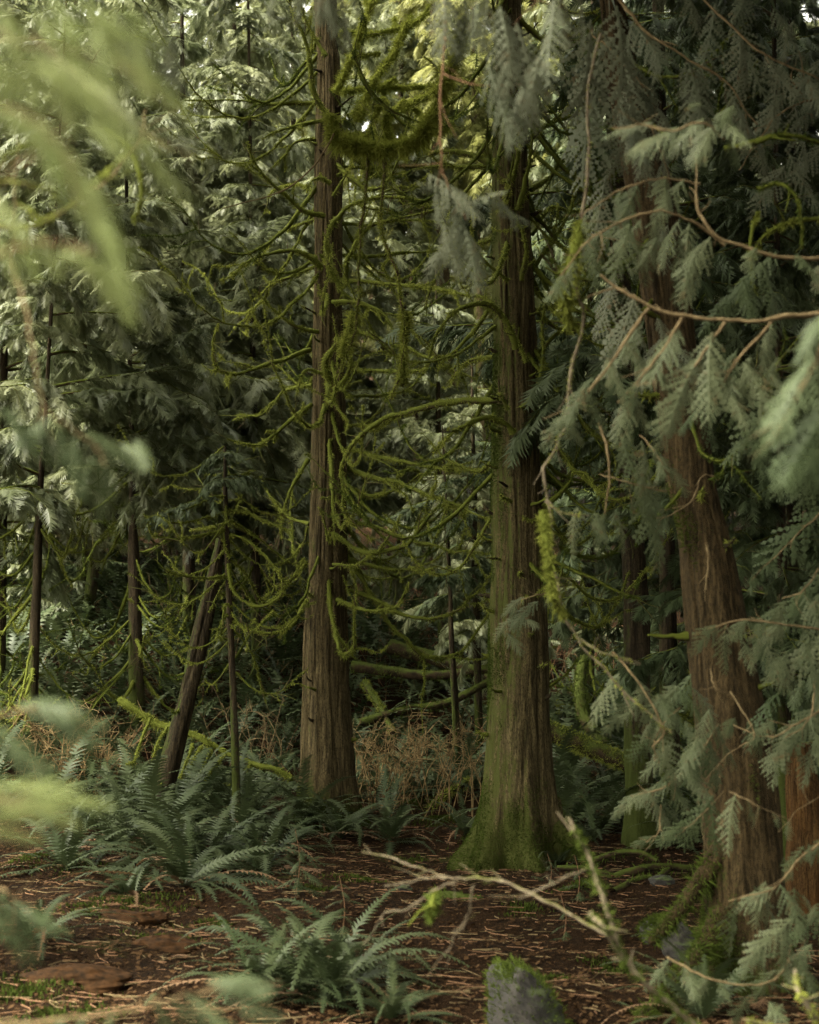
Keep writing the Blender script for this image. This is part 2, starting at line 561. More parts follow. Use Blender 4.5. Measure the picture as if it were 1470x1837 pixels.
def moss_tufts():
    """Low cushions of moss lying over the litter."""
    R = np.random.default_rng(15)
    g = Geo()
    spots = [(95, 1540, .35), (190, 1640, .22), (250, 1625, .20), (720, 1545, .22), (650, 1580, .14), (800, 1470, .3), (760, 1440, .3), (560, 1600, .12), (960, 1440, .3), (1060, 1440, .25), (390, 1660, .10), (290, 1690, .12), (1040, 1590, .14), (940, 1640, .1), (30, 1780, .3), (100, 1830, .2), (980, 1760, .12), (880, 1500, .25), (1100, 1740, .12)]
    for px, py, r in spots:
        c = on_ground(px, py)
        k = int(2600 * r)
        a, q = R.random(k) * 2 * PI, np.sqrt(R.random(k)) * r
        q = q * (.3 + 1.3 * vnoise(a * 1.5 + px, a * 0, 3)) * (.6 + .8 * R.random(k))
        x, y = c[0] + np.cos(a) * q * 1.5, c[1] + np.sin(a) * q
        z = ground(x, y) + .012 * (1 - q / r)
        L = .012 + .022 * R.random(k)
        d = np.stack([R.random(k) - .5, R.random(k) - .5, .6 + R.random(k)], 1)
        d /= np.linalg.norm(d, axis=1)[:, None]
        s = np.cross(d, R.random((k, 3)) - .5); s /= np.linalg.norm(s, axis=1)[:, None] + 1e-9
        b = np.stack([x, y, z - .004], 1)
        w = (.004 + .004 * R.random(k))[:, None]
        V = np.stack([b - s * w, b + s * w, b + d * L[:, None]], 1).reshape(-1, 3)
        g.add(V, np.arange(3 * k).reshape(-1, 3), 0, False)
    tag(g.build("ground_moss", M_MOSS_DARK), kind="stuff")


def undergrowth():
    """Low leafy cover and dead stems over the rising slope, more than anyone could count."""
    R = np.random.default_rng(25)
    g = Geo()
    n = 34000
    y = 17.0 + 26 * R.random(n) ** 1.2
    x = (R.random(n) * 2 - 1) * (y * .27 + .5)
    keep = vnoise(x * .9, y * .9, 31) > .42
    x, y = x[keep], y[keep]; n = len(x)
    b = np.stack([x, y, ground(x, y) + .22 * R.random(n) * vnoise(x * 1.5, y * 1.5, 33)], 1)
    d = np.stack([R.random(n) - .5, R.random(n) - .5, R.random(n) * .7], 1); d /= np.linalg.norm(d, axis=1)[:, None]
    sd = np.cross(d, R.random((n, 3)) - .5); sd /= np.linalg.norm(sd, axis=1)[:, None] + 1e-9
    L = (.05 + .13 * R.random(n))[:, None]
    V = np.stack([b, b + d * L * .5 + sd * L * .16, b + d * L, b + d * L * .5 - sd * L * .16], 1).reshape(-1, 3)
    g.add(V, np.arange(4 * n).reshape(-1, 4), 0, False)
    for k in range(1500):
        yy = 17.5 + 20 * R.random(); xx = (R.random() * 2 - 1) * (yy * .26 + .3)
        p = np.array([xx, yy, gz(xx, yy)]); h = .25 + .7 * R.random()
        e = np.array([(R.random() - .5) * 1.4, (R.random() - .5), .4 + .6 * R.random()]) * h
        tube(g, smooth([p, p + e * .5 + (R.random(3) - .5) * .1, p + e + [0, 0, -.15 * h]], 5), [.006, .005, .004, .003, .003, .002], 3, 1 if R.random() < .6 else 2, cap=False)
    tag(g.build("undergrowth", [M_FERN, M_TWIG_RED, M_DRY]), kind="stuff")


build_ground()
moss_tufts()
undergrowth()

# ------------------------------------------------------------------ leaves: cedar sprays, boughs, fern fronds
def spray_geo(g, M, L, pairs, leaflets, R, wid=.30, droop=.25, mat=0):
    """A flat feather-like cedar spray of length L along local +Y (leaflets=0: each branchlet is one blade)."""
    n = pairs + 1
    t = np.linspace(0, 1, n)
    ax = np.stack([.05 * L * np.sin(t * 3 + R.random() * 6), t * L, -droop * L * t ** 2], 1)
    w0 = .008 * L
    V, Fq, Ft = [], [], []
    V += list(ax - [w0, 0, 0]) ; V += list(ax + [w0, 0, 0])
    for i in range(n - 1):
        Fq.append((i, n + i, n + i + 1, i + 1))
    prof = lambda s: (np.sin(PI * min(1, (s * .92 + .10)) ** .8)) ** .8
    for i in range(n - 1):
        for sg in (-1, 1):
            s = (i + .5) / n
            bl = wid * L * max(.12, prof(s)) * (.75 + .5 * R.random())
            ang = (.95 if leaflets == 0 else .78) - .30 * s + (R.random() - .5) * .3
            d = np.array([sg * math.sin(ang), math.cos(ang), -.25 * R.random() - .12])
            dn = np.array([0, 0, -1.0])
            a, b = (i, i + 1) if sg < 0 else (n + i, n + i + 1)
            base = (ax[i] + ax[i + 1]) / 2
            if leaflets == 0:
                k = len(V)
                wv = np.array([-d[1] * sg, d[0] * sg, 0]) * bl * .048
                mid = base + d * bl * .5
                V.append(mid + wv + dn * bl * .04); V.append(base + d * bl + dn * bl * .10); V.append(mid - wv + dn * bl * .04)
                Fq.append((a, k + 2, k + 1, b) if sg > 0 else (a, b, k + 1, k + 2))
                Ft.append((b, k, k + 1) if sg > 0 else (b, k + 1, k))
            else:
                # branchlet: thin rib with small leaflets in a comb
                m = leaflets
                k = len(V)
                u = np.linspace(0, 1, m + 1)
                rib = base + d * (bl * u)[:, None] + dn * (bl * .22 * u ** 2)[:, None]
                pw = np.array([-d[1] * sg, d[0] * sg, 0])
                V += list(rib)
                for j in range(m):
                    hw = bl * .030 * (1 - .5 * u[j])
                    V.append(rib[j] + pw * hw); V.append(rib[j] - pw * hw)
                    Ft.append((len(V) - 2, k + j + 1, len(V) - 1))
                    for s2 in (-1, 1):
                        ll = bl * .20 * (1 - .6 * u[j]) * (.6 + .8 * R.random()) + .004 * L
                        e = pw * s2 * .75 + d * .7
                        V.append(rib[j] + e * ll + dn * ll * .25)
                        Ft.append((k + j, k + j + 1, len(V) - 1))
                Ft.append((a, b, k + 1))
    V = np.array(V) @ M[:3, :3].T + M[:3, 3]
    if Fq: g.add(V, np.array(Fq), mat, False)
    if Ft:
        f = np.array(Ft)
        g.f.append((f + g.n - len(V), mat, False))


def basis(axis, normal):
    y = np.asarray(axis, float); y = y / np.linalg.norm(y)
    z = np.asarray(normal, float); z = z - y * (z @ y); z /= np.linalg.norm(z) + 1e-9
    x = np.cross(y, z)
    M = np.eye(4); M[:3, 0] = x; M[:3, 1] = y; M[:3, 2] = z
    return M


def spray_meshes(mat, pairs, leaflets, count, wid, seed):
    R = np.random.default_rng(seed)
    out = []
    for k in range(count):
        g = Geo(); spray_geo(g, np.eye(4), 1.0, pairs, leaflets, R, wid * (.85 + .3 * R.random()), .12 + .25 * R.random())
        out.append(g.mesh("spray", [mat]))
    return out


SPRAYS = {"near": spray_meshes(M_NEAR, 10, 6, 8, .30, 1), "bright": spray_meshes(M_NEAR_BRIGHT, 11, 5, 6, .22, 2),
          "grey": spray_meshes(M_NEAR_GREY, 10, 6, 8, .28, 3), "dark": spray_meshes(M_LEAF_DARK, 9, 5, 6, .30, 4)}


def bough_mesh(seed, L, count, pairs, leafm, slen=(.22, .46)):
    """A drooping bough: wood along local +Y and hanging sprays on both sides."""
    R = np.random.default_rng(seed)
    g = Geo()
    t = np.linspace(0, 1, 9)
    up = .05 + .2 * R.random()
    P = np.stack([.12 * L * np.sin(t * 2.5 + R.random() * 6) * t, L * t * .95, L * (up * t - (.22 + .25 * R.random()) * t ** 2 + .12 * t ** 4)], 1)
    tube(g, P, np.linspace(.016 * L / 2.2 + .004, .003, 9), 4, 1)
    subs = []
    for k in range(int(7 + 3 * R.random())):                # side shoots
        s = .18 + .75 * R.random()
        p = P[int(s * 8)]
        sg = 1 if k % 2 else -1
        l = L * (.34 - .2 * s) * (.7 + .6 * R.random())
        d = np.array([sg * .9, .6, -.15 - .3 * R.random()])
        Q = smooth([p, p + d * l * .55 + [0, 0, .03], p + d * l + [0, 0, -.22 * l]], 4)
        tube(g, Q, np.linspace(.006, .002, 5), 3, 1, cap=False)
        subs.append(Q)
    lines = [P] + subs
    wts = np.array([1.0 * L] + [np.linalg.norm(q[-1] - q[0]) for q in subs]); wts /= wts.sum()
    for k in range(count):
        Q = lines[R.choice(len(lines), p=wts)]
        s = R.random() ** .8 if Q is not P else .12 + .88 * R.random()
        u = s * (len(Q) - 1); i = min(int(u), len(Q) - 2)
        p = Q[i] * (1 - u + i) + Q[i + 1] * (u - i)
        dirv = Q[i + 1] - Q[i]; dirv /= np.linalg.norm(dirv)
        sg = 1 if R.random() < .5 else -1
        sidev = np.cross(dirv, [0, 0, 1.0])
        a = dirv * (.3 + .7 * R.random()) + sidev * sg * (.3 + .7 * R.random()) + np.array([0, 0, .05 - .65 * R.random() ** 1.3])
        nrm = np.array([0, 0, 1.0]) + sidev * sg * .35 + (R.random(3) - .5) * .8
        M = basis(a, nrm); M[:3, 3] = p
        spray_geo(g, M, slen[0] + (slen[1] - slen[0]) * R.random(), pairs, 0, R, .44, .1 + .3 * R.random())
    return g.mesh("bough_foliage", [leafm, M_WOOD])


BOUGHS = [bough_mesh(100 + k, 2.3, 185, 8, M_LEAF, (.13, .34)) for k in range(7)]
BOUGHS_FINE = [bough_mesh(140 + k, 2.0, 200, 9, M_LEAF, (.11, .29)) for k in range(4)]


def frond_mesh(seed, elev, curl, L=1.0, pairs=30, width=.115, name="frond", mat=None):
    """One sword-fern frond: a rib with narrow pinnae on both sides, one connected sheet."""
    R = np.random.default_rng(seed)
    n = pairs + 4
    s = np.linspace(0, 1, n)
    e = elev - curl * s ** 1.3
    dl = L / (n - 1)
    lat = .25 * (R.random() - .5) * s ** 2
    P = np.stack([lat, np.r_[0, np.cumsum(np.cos(e[:-1]) * dl)], np.r_[0, np.cumsum(np.sin(e[:-1]) * dl)]], 1)
    T = np.gradient(P, axis=0); T /= np.linalg.norm(T, axis=1)[:, None]
    X = np.array([1.0, 0, 0]); V, Fq, Ft = [], [], []
    w = .006 * L * (1 - .8 * s)
    V += list(P - X * w[:, None]); V += list(P + X * w[:, None])
    for i in range(n - 1): Fq.append((i, n + i, n + i + 1, i + 1))
    for i in range(3, n - 1):
        q = (i - 3) / (n - 4)
        bl = width * L * (min(1, (q + .12) * 4.2) ** .7) * (1 - q) ** .62 + .006
        up = np.cross(X, T[i])
        for sg in (-1, 1):
            if R.random() < .06: continue
            d = X * sg + T[i] * (.25 + .45 * q) + up * (.12 + .22 * R.random() - .2)
            d /= np.linalg.norm(d)
            l = bl * (.88 + .24 * R.random())
            a, b = (i, i + 1) if sg < 0 else (n + i, n + i + 1)
            k = len(V)
            base = (P[i] + P[i + 1]) / 2
            V.append(base + d * l * .55 + T[i] * dl * .24 - up * l * .03)
            V.append(base + d * l - up * l * (.12 + .12 * R.random()))
            V.append(base + d * l * .5 - T[i] * dl * .22 - up * l * .03)
            Fq.append((a, k + 2, k + 1, k)); Ft.append((a, k, b))
    g = Geo(); g.add(V, np.array(Fq), 0, False); g.f.append((np.array(Ft) + g.n - len(V), 0, False))
    return g.mesh(name, [mat or M_FERN]) if name else (np.array(V), np.array(Fq), np.array(Ft))


FROND_SPEC = [(1.25, 1.2), (1.05, 1.5), (.85, 1.5), (.65, 1.3), (.45, .95), (.95, 2.0), (1.35, 1.7), (.25, .6)]
FRONDS = [frond_mesh(300 + k, e, c) for k, (e, c) in enumerate(FROND_SPEC)]
FRONDS_DRY = [frond_mesh(330 + k, e, c, pairs=24, width=.07, mat=M_FERN_DRY) for k, (e, c) in enumerate([(.5, 1.4), (.3, .9)])]


def fern(p, size, n, label, group=None, dry=0, seed=0, elev_hi=True):
    R = np.random.default_rng(seed)
    t = thing("sword_fern", label, "fern", p, group)
    a0 = R.random() * 6
    for k in range(n + dry):
        me = FRONDS_DRY[k % 2] if k >= n else FRONDS[R.integers(0, len(FRONDS))]
        o = link("frond", me, t)
        s = size * (.65 + .5 * R.random())
        o.scale = (s * (.75 + .4 * R.random()), s, s * (.7 + .5 * R.random()))
        o.location = (.03 * (R.random() - .5), .03 * (R.random() - .5), -.01)
        o.rotation_euler = ((R.random() - .5) * .35, (R.random() - .5) * .5, a0 + k * 2.4 + R.random() * .5)
    return t


def far_fern_mesh(seed, n=13):
    R = np.random.default_rng(seed)
    g = Geo()
    for k in range(n):
        e, c = FROND_SPEC[R.integers(0, len(FROND_SPEC))]
        V, q, t = frond_mesh(int(R.integers(1e6)), e, c, .7 + .45 * R.random(), 15, .10, None)
        a = k * 2.4 + R.random() * .5
        rot = np.array([[math.cos(a), -math.sin(a), 0], [math.sin(a), math.cos(a), 0], [0, 0, 1]])
        V = V @ rot.T
        g.add(V, q, 0, False); g.f.append((t + g.n - len(V), 0, False))
    return g.mesh("fern_fronds", [M_FERN])


FAR_FERNS = [far_fern_mesh(400 + k) for k in range(5)]

fallen_sprays()
# ------------------------------------------------------------------ trunks
def trunk_mesh(name, pix, Y, mat, parent, z_top=None, lobes=0.0, seed=0, sides=96, rings=260, ridge=.012, Y_top=None, foot=-.25, cushions=None):
    """pix = (px, py, width_px) down the trunk; a fluted, ridged surface; returns a centre-line function."""
    pix = sorted(pix, key=lambda q: q[1])
    Yt = Y if Y_top is None else Y_top
    py0, py1 = pix[0][1], pix[-1][1]
    pts = []
    for x, y, w in pix:
        k = (y - py0) / (py1 - py0)
        yy = Yt + (Y - Yt) * k
        p = at(x, y, yy); d = ray(x, y)
        pts.append((*p, w * .5 / F * (yy / d[1])))
    pts = np.array(pts[::-1])
    base = parent.location
    zg = gz(pts[0, 0], pts[0, 1])
    first = pts[0].copy(); first[2] = zg + foot
    if len(pts) > 1:
        sl = (pts[0, :2] - pts[1, :2]) / (pts[0, 2] - pts[1, 2])
        first[:2] = pts[0, :2] + sl * (first[2] - pts[0, 2])
    if pts[0, 2] > zg + foot: pts = np.vstack([first, pts])
    if z_top and z_top > pts[-1, 2]:
        d = (pts[-1, :3] - pts[-3, :3]); d /= d[2]
        e = np.r_[pts[-1, :3] + d * (z_top - pts[-1, 2]), pts[-1, 3] * .45]
        pts = np.vstack([pts, e])
    zs = pts[:, 2]
    zlow = np.linspace(zs[0], zs[0] + .9 + foot * -1, int(rings * .25))
    z = np.r_[zlow, np.linspace(zlow[-1], min(zs[-1], 11.0), int(rings * .75))[1:]]
    if zs[-1] > 11.0: z = np.r_[z, np.linspace(11.0, zs[-1], 12)[1:]]
    fine = smooth(pts, 400)
    fz = np.maximum.accumulate(fine[:, 2])
    c = [np.interp(z, fz, fine[:, k]) for k in range(4)]
    a = np.arange(sides) / sides * 2 * PI
    A, Z = np.meshgrid(a, z)
    R = np.repeat(c[3][:, None], sides, 1)
    h = np.clip(Z - zg, 0, None)
    if lobes:
        fl = np.exp(-h / .38)
        k = 6
        lob = .55 * np.cos(A * k + seed + .5 * np.sin(h * 3)) + .35 * np.cos(A * 3 + seed * 2) + .45 * (np.abs(np.cos(A * 6.5 + seed * 3 + .8 * np.sin(h * 4))) - .6)
        R = R * (1 + lobes * fl * lob + .10 * lobes * np.exp(-h / 1.6) * np.cos(A * 5 + seed))
    fq = max(8, int(2 * PI * float(np.median(c[3])) / .045))
    warp = (vnoise(A / (2 * PI) * 8, Z * 1.2, seed + 1, 8) - .5) * .6
    r1 = vnoise((A + warp * .25) / (2 * PI) * fq, Z * 1.1, seed + 2, fq)
    r2 = vnoise((A + warp * .2) / (2 * PI) * fq * 2, Z * 2.3, seed + 3, fq * 2)
    lump_ = vnoise(A / (2 * PI) * 5, Z * 1.5, seed + 4, 5)
    furrow = (1 - np.abs(r1 * 2 - 1)) ** 2
    r3 = vnoise((A + warp * .2) / (2 * PI) * fq * 3, Z * 5.0, seed + 5, fq * 3)
    R = R - ridge * 1.6 * furrow * (.4 + .8 * r2) + ridge * .5 * (r2 - .5) + ridge * .55 * (r3 - .5) + ridge * 1.4 * (lump_ - .5)
    X = c[0][:, None] + np.cos(A) * R
    Yy = c[1][:, None] + np.sin(A) * R
    V = np.stack([X, Yy, Z], -1).reshape(-1, 3) - np.array(base)
    n = len(z)
    i = np.arange(n - 1)[:, None] * sides; j = np.arange(sides)[None]; j2 = (j + 1) % sides
    q = np.stack([i + j, i + j2, i + sides + j2, i + sides + j], -1).reshape(-1, 4)
    g = Geo(); g.add(V, q)
    tr = g.build(name, mat, parent)
    if cushions:
        cnt, side, base_h, thr, mm = cushions
        Rr = np.random.default_rng(seed + 900)
        wgt = -np.cos(A) * side + (vnoise(A / (2 * PI) * 14, Z * 5, seed + 6, 14) - .5) * 1.0 + (vnoise(A / (2 * PI) * 5, Z * 1.3, seed + 7, 5) - .5) * .9 + np.clip(1 - h / base_h, 0, 1) * 1.0 - thr
        wgt = np.clip(wgt, 0, .8) * R * (Z < 9) * np.gradient(z)[:, None]
        wgt = wgt.ravel() / wgt.sum()
        idx = Rr.choice(len(wgt), cnt, p=wgt)
        up1 = np.minimum(idx + sides, len(V) - 1); sd1 = np.minimum(idx + 1, len(V) - 1)
        fu, fs = Rr.random((cnt, 1)), Rr.random((cnt, 1))
        fs = fs * (np.linalg.norm(V[sd1] - V[idx], axis=1) < .08)[:, None]
        jit = (V[up1] - V[idx]) * fu + (V[sd1] - V[idx]) * fs
        nr = np.stack([np.cos(A).ravel()[idx], np.sin(A).ravel()[idx], np.zeros(cnt)], 1)
        b = V[idx] + jit - nr * .003
        d = nr + (Rr.random((cnt, 3)) - .5) * 1.4 + [0, 0, .15]; d /= np.linalg.norm(d, axis=1)[:, None]
        sd2 = np.cross(d, Rr.random((cnt, 3)) - .5); sd2 /= np.linalg.norm(sd2, axis=1)[:, None] + 1e-9
        L_ = (.010 + .018 * Rr.random(cnt))[:, None]
        W = np.stack([b - sd2 * .0035, b + sd2 * .0035, b + d * L_], 1).reshape(-1, 3)
        gm = Geo(); gm.add(W, np.arange(cnt * 3).reshape(-1, 3), 0, False)
        gm.build("moss", mm, tr)["kind"] = "stuff"
    def centre(zq):
        return np.array([np.interp(zq, fz, fine[:, k]) for k in range(3)]), float(np.interp(zq, fz, fine[:, 3]))
    return centre


NSEED = [1000]


def nseed():
    NSEED[0] += 1
    return NSEED[0]


def branch(parent, P, r0, r1, moss=1.0, twigs=3, mat=None, mossm=None, sides=7, name="branch", lump=.22, hair=1.0):
    """A mossy branch of a tree: wood, side twigs, and its moss as a sub-part."""
    P = np.asarray(P, float)
    R = np.random.default_rng(nseed())
    org = np.array(parent.location)
    Ln = np.sum(np.linalg.norm(np.diff(P, axis=0), axis=1))
    m = max(len(P), int(Ln / .07))
    P = smooth(P, m)
    u_ = np.linspace(0, Ln, len(P)); k_ = np.clip(u_ / .15, 0, 1)[:, None]
    wig = np.stack([vnoise(u_ * 4.0, u_ * 0 + q * 7, NSEED[0]) + .5 * vnoise(u_ * 11, u_ * 0 + q * 5, NSEED[0]) - .75 for q in range(3)], 1)
    P = P + (wig * .3 if name == 'root' else wig * 1.6 if name in ('stem', 'twig') else wig) * k_ * min(.035, .022 * Ln) + (R.random(P.shape) - .5) * .006
    r = np.linspace(r0, r1, len(P)) * (1 + (.5 if name != "root" else .3) * (vnoise(np.linspace(0, Ln * 9, len(P)), np.zeros(len(P)), NSEED[0]) - .5))
    g = Geo(); tube(g, P, r, sides, 0, lump, NSEED[0])
    runs = [(P, r)]
    for k in range(twigs):
        s = int((.25 + .7 * R.random()) * (len(P) - 1))
        d = P[min(s + 1, len(P) - 1)] - P[max(s - 1, 0)]; d /= np.linalg.norm(d) + 1e-9
        a = d * .8 + (R.random(3) - .5) * 1.5; a[2] += .25 * (R.random() - .6)
        a /= np.linalg.norm(a)
        l = Ln * (.10 + .22 * R.random())
        Q = smooth([P[s], P[s] + a * l * .35 + (R.random(3) - .5) * .1 * l, P[s] + a * l * .7 + (R.random(3) - .5) * .2 * l + [0, 0, -.05 * l], P[s] + a * l + [0, 0, l * .5 * (R.random() - .4)]], 9)
        q = np.linspace(r[s] * .6, r1 * .45, len(Q))
        tube(g, Q, q, 5, 0, lump, NSEED[0] + k)
        runs.append((Q, q))
    if name in ("branch", "stem", "twig"):
        for k in range(int(2 + Ln * (4 if name == "branch" else 5))):
            s = int((.35 + .64 * R.random()) * (len(P) - 1))
            d = P[min(s + 1, len(P) - 1)] - P[max(s - 1, 0)]; d /= np.linalg.norm(d) + 1e-9
            a = d * (.3 + R.random()) + (R.random(3) - .5) * 1.6; a /= np.linalg.norm(a)
            l = (.06 + .24 * R.random() ** 1.5) * (1 if name == 'branch' else .45)
            tube(g, np.array([P[s], P[s] + a * l * .5 + (R.random(3) - .5) * .05 * l, P[s] + a * l + (R.random(3) - .5) * .3 * l]), [.0045 if name == 'branch' else r0 * .4, .0035 if name == 'branch' else r0 * .3, .0020 if name == 'branch' else r0 * .18], 4, 1 if name == 'branch' else 0, cap=False)
    o = g.build(name, [mat or (M_WOOD_MOSSY if moss > .3 else M_WOOD), M_WOOD], parent, org)
    o.location = (0, 0, 0)
    if moss > 0:
        gm = Geo()
        for Q, q in runs:
            l = np.sum(np.linalg.norm(np.diff(Q, axis=0), axis=1))
            fuzz(gm, Q, q, int(l * 1100 * moss) + 12, (.013 + r0 * .45) * hair, .0065, 0, .35, nseed(), .28 if moss < 1.5 else -1)
        mo = gm.build("moss", mossm or M_MOSS, o, org)
        mo.location = (0, 0, 0)
        mo["kind"] = "stuff"
    return o


def u_branch(c, rad, az, L, sag, rise, R):
    """A dead cedar limb: out, sagging, and turned up at its end."""
    t = np.linspace(0, 1, 9)
    d = np.array([math.cos(az), math.sin(az), 0]); s = np.array([-d[1], d[0], 0])
    wob = .12 * L * (np.sin(t * 3.2 + R.random() * 6) - np.sin(R.random() * 0 + 0)) * t
    return c + d * (rad * .8 + L * t)[:, None] + s * wob[:, None] + np.array([0, 0, 1.0]) * (-sag * np.sin(PI * np.minimum(1, t * 1.15) * .75) * L + rise * L * t ** 3)[:, None]


def boughs_on(parent, centre, z0, z1, n, L0, L1, seed, meshes=None, mat=None, az=None, fade=0):
    """Copies of the bough meshes up a trunk, each a part of the tree."""
    R = np.random.default_rng(seed)
    meshes = meshes or BOUGHS
    org = np.array(parent.location)
    for k in range(n):
        u = (k + R.random()) / n
        z = z0 + (z1 - z0) * u
        c, rad = centre(z)
        o = link("bough_foliage", meshes[R.integers(0, len(meshes))], parent, c - org)
        L = L0 + (L1 - L0) * u
        s = L / 2.2 * (.75 + .5 * R.random())
        o.scale = (s, s, s * (.85 + .4 * R.random()))
        a = R.random() * 2 * PI if az is None else az[0] + (az[1] - az[0]) * R.random()
        o.rotation_euler = ((R.random() - .45) * .5, (R.random() - .5) * .5, a)
        if mat:
            o.material_slots[0].link = 'OBJECT'; o.material_slots[0].material = mat


# T1: the trunk left of centre
T1Y = 16.3
base1 = on_ground(592, 1478)
tree1 = thing("cedar_tree", "tall brown cedar just left of centre with bare mossy limbs and ferns at its foot", "tree", base1)
c1 = trunk_mesh("trunk", [(585, -40, 40), (590, 100, 43), (590, 300, 51), (589, 600, 58), (588, 850, 63), (588, 1000, 69), (586, 1150, 80), (586, 1300, 94), (588, 1400, 108), (591, 1450, 122), (594, 1490, 142)],
                T1Y, M_BARK_A, tree1, 20, .20, 3, ridge=.016, sides=180, rings=300, cushions=(16000, .35, .4, .55, M_MOSS_DARK))
L1 = [
    ([(592, 211), (562, 160), (551, 85), (524, 20), (515, -20)], -.3, -.5, .036),
    ([(602, 167), (633, 102), (657, 34), (677, -10)], -.2, -.3, .034),
    ([(585, 100), (560, 60), (540, 10)], -.2, -.2, .026),
    ([(578, 184), (520, 184), (480, 183), (415, 180), (330, 178)], .0, .2, .030),
    ([(578, 216), (535, 224), (495, 236), (470, 250)], -.1, -.3, .026),
    ([(572, 248), (530, 256), (508, 283), (490, 300)], 0, -.2, .022),
    ([(583, 388), (545, 378), (510, 346), (480, 320), (455, 288), (442, 255)], -.2, -.6, .032),
    ([(597, 352), (615, 322), (628, 300), (634, 282)], -.3, -.35, .020),
    ([(594, 330), (575, 318), (557, 326), (551, 346)], -.3, -.4, .022),
    ([(616, 520), (592, 483), (585, 435), (599, 395), (633, 364), (691, 354), (786, 364), (850, 380)], -.5, -1.0, .040),
    ([(619, 515), (626, 463), (650, 422), (684, 398), (769, 378), (830, 360)], -.2, -.6, .032),
    ([(612, 401), (684, 401), (750, 395), (800, 400)], 0, .3, .020),
    ([(612, 459), (697, 456), (762, 452), (830, 440)], .1, .5, .026),
    ([(612, 503), (718, 514), (803, 520), (854, 530), (888, 545)], .0, -1.2, .030),
    ([(596, 541), (643, 544), (684, 561), (705, 600), (700, 640)], -.3, -.6, .028),
    ([(580, 483), (560, 465), (530, 450), (480, 455), (440, 470), (420, 500)], -.1, -.5, .034),
    ([(574, 596), (545, 590), (515, 575), (480, 545), (455, 520)], -.1, -.4, .030),
    ([(570, 475), (530, 495), (490, 508), (450, 540)], .1, .5, .022),
    ([(570, 392), (530, 405), (490, 430), (460, 470)], .0, .6, .024),
    ([(572, 345), (525, 330), (490, 345), (470, 390)], .2, 1., .024),
    ([(623, 804), (684, 821), (769, 838), (876, 841)], .0, -1.4, .032),
    ([(623, 838), (684, 858), (752, 882), (820, 903), (876, 935)], .1, -1.5, .034),
    ([(620, 872), (667, 889), (718, 875), (752, 852), (775, 850)], -.1, -.4, .028),
    ([(710, 877), (716, 850), (735, 843), (752, 846), (761, 866)], -.4, -.3, .022),
    ([(622, 925), (643, 937), (701, 957), (779, 978), (820, 988), (880, 995)], .2, -1.2, .032),
    ([(596, 957), (633, 981), (674, 995), (718, 981), (752, 947), (779, 913), (806, 909), (830, 933), (844, 960)], -.3, -1.0, .030),
    ([(620, 1003), (670, 1015), (718, 1022), (762, 1012), (796, 991)], .1, -.4, .026),
    ([(598, 1012), (633, 1016), (658, 1002), (666, 992)], -.35, -.6, .020),
    ([(604, 1076), (650, 1093), (691, 1093), (718, 1080), (735, 1045)], -.3, -.8, .027),
    ([(625, 1056), (684, 1083), (735, 1107), (786, 1110), (823, 1096), (847, 1069), (878, 1039)], .1, -.6, .030),
    ([(552, 1076), (521, 1124), (480, 1137), (440, 1125)], -.1, -.5, .026),
    ([(551, 1008), (514, 1052), (480, 1083), (450, 1085)], -.2, -.5, .026),
    ([(553, 824), (521, 879), (504, 933), (507, 967)], -.2, -.5, .022),
    ([(560, 726), (521, 756), (480, 790), (452, 800), (408, 787)], -.1, -.5, .030),
    ([(557, 627), (500, 651), (425, 671), (391, 661), (384, 617), (392, 580)], .0, -.8, .030),
    ([(583, 672), (552, 662), (540, 680), (532, 710)], -.35, -.5, .022),
    ([(592, 682), (583, 651), (604, 620), (626, 602), (630, 560)], -.4, -.9, .046),
    ([(600, 700), (622, 676), (630, 640), (628, 610)], -.4, -.6, .030),
    ([(615, 712), (684, 709), (735, 695), (762, 665), (775, 640)], .1, .4, .022),
    ([(612, 652), (684, 668), (762, 665), (820, 651), (881, 648)], .1, -1.2, .028),
    ([(610, 585), (653, 600), (718, 620), (786, 651), (840, 675), (881, 692)], .1, -1.4, .030),
    ([(618, 764), (657, 760), (684, 733), (700, 700)], -.1, .1, .022),
    ([(578, 895), (580, 892), (600, 898), (612, 899)], -.38, -.4, .018),
    ([(596, 970), (588, 965), (580, 925), (577, 918)], -.38, -.45, .020),
    ([(622, 985), (650, 1030), (690, 1040), (730, 1020)], .3, .9, .022),
    ([(612, 250), (650, 245), (700, 255), (760, 245), (800, 225)], .1, .3, .045),
    ([(700, 250), (695, 210), (730, 190), (770, 170), (800, 150)], .2, .2, .042),
    ([(640, 215), (660, 165), (690, 120), (715, 80), (730, 40)], .1, .3, .040),
    ([(690, 175), (675, 205), (668, 240)], .1, .1, .034),
    ([(612, 165), (660, 158), (720, 158), (780, 155)], .3, .6, .030),
    ([(615, 300), (700, 300), (790, 298), (860, 300)], .2, .5, .026),
    ([(606, 60), (650, 62), (720, 50), (770, 20)], .3, .8, .026),
    ([(555, 940), (520, 930), (490, 900), (470, 860)], .3, .8, .024),
    ([(560, 690), (510, 700), (470, 740), (430, 745)], .3, .9, .024),
]
for pts, y0, y1, r in L1:
    big = pts[0][1] < 270 and pts[0][0] > 600
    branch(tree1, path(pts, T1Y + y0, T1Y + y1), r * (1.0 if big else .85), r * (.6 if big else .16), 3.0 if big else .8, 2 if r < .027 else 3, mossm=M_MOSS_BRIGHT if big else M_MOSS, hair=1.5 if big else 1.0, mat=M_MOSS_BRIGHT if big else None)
R1 = np.random.default_rng(61)
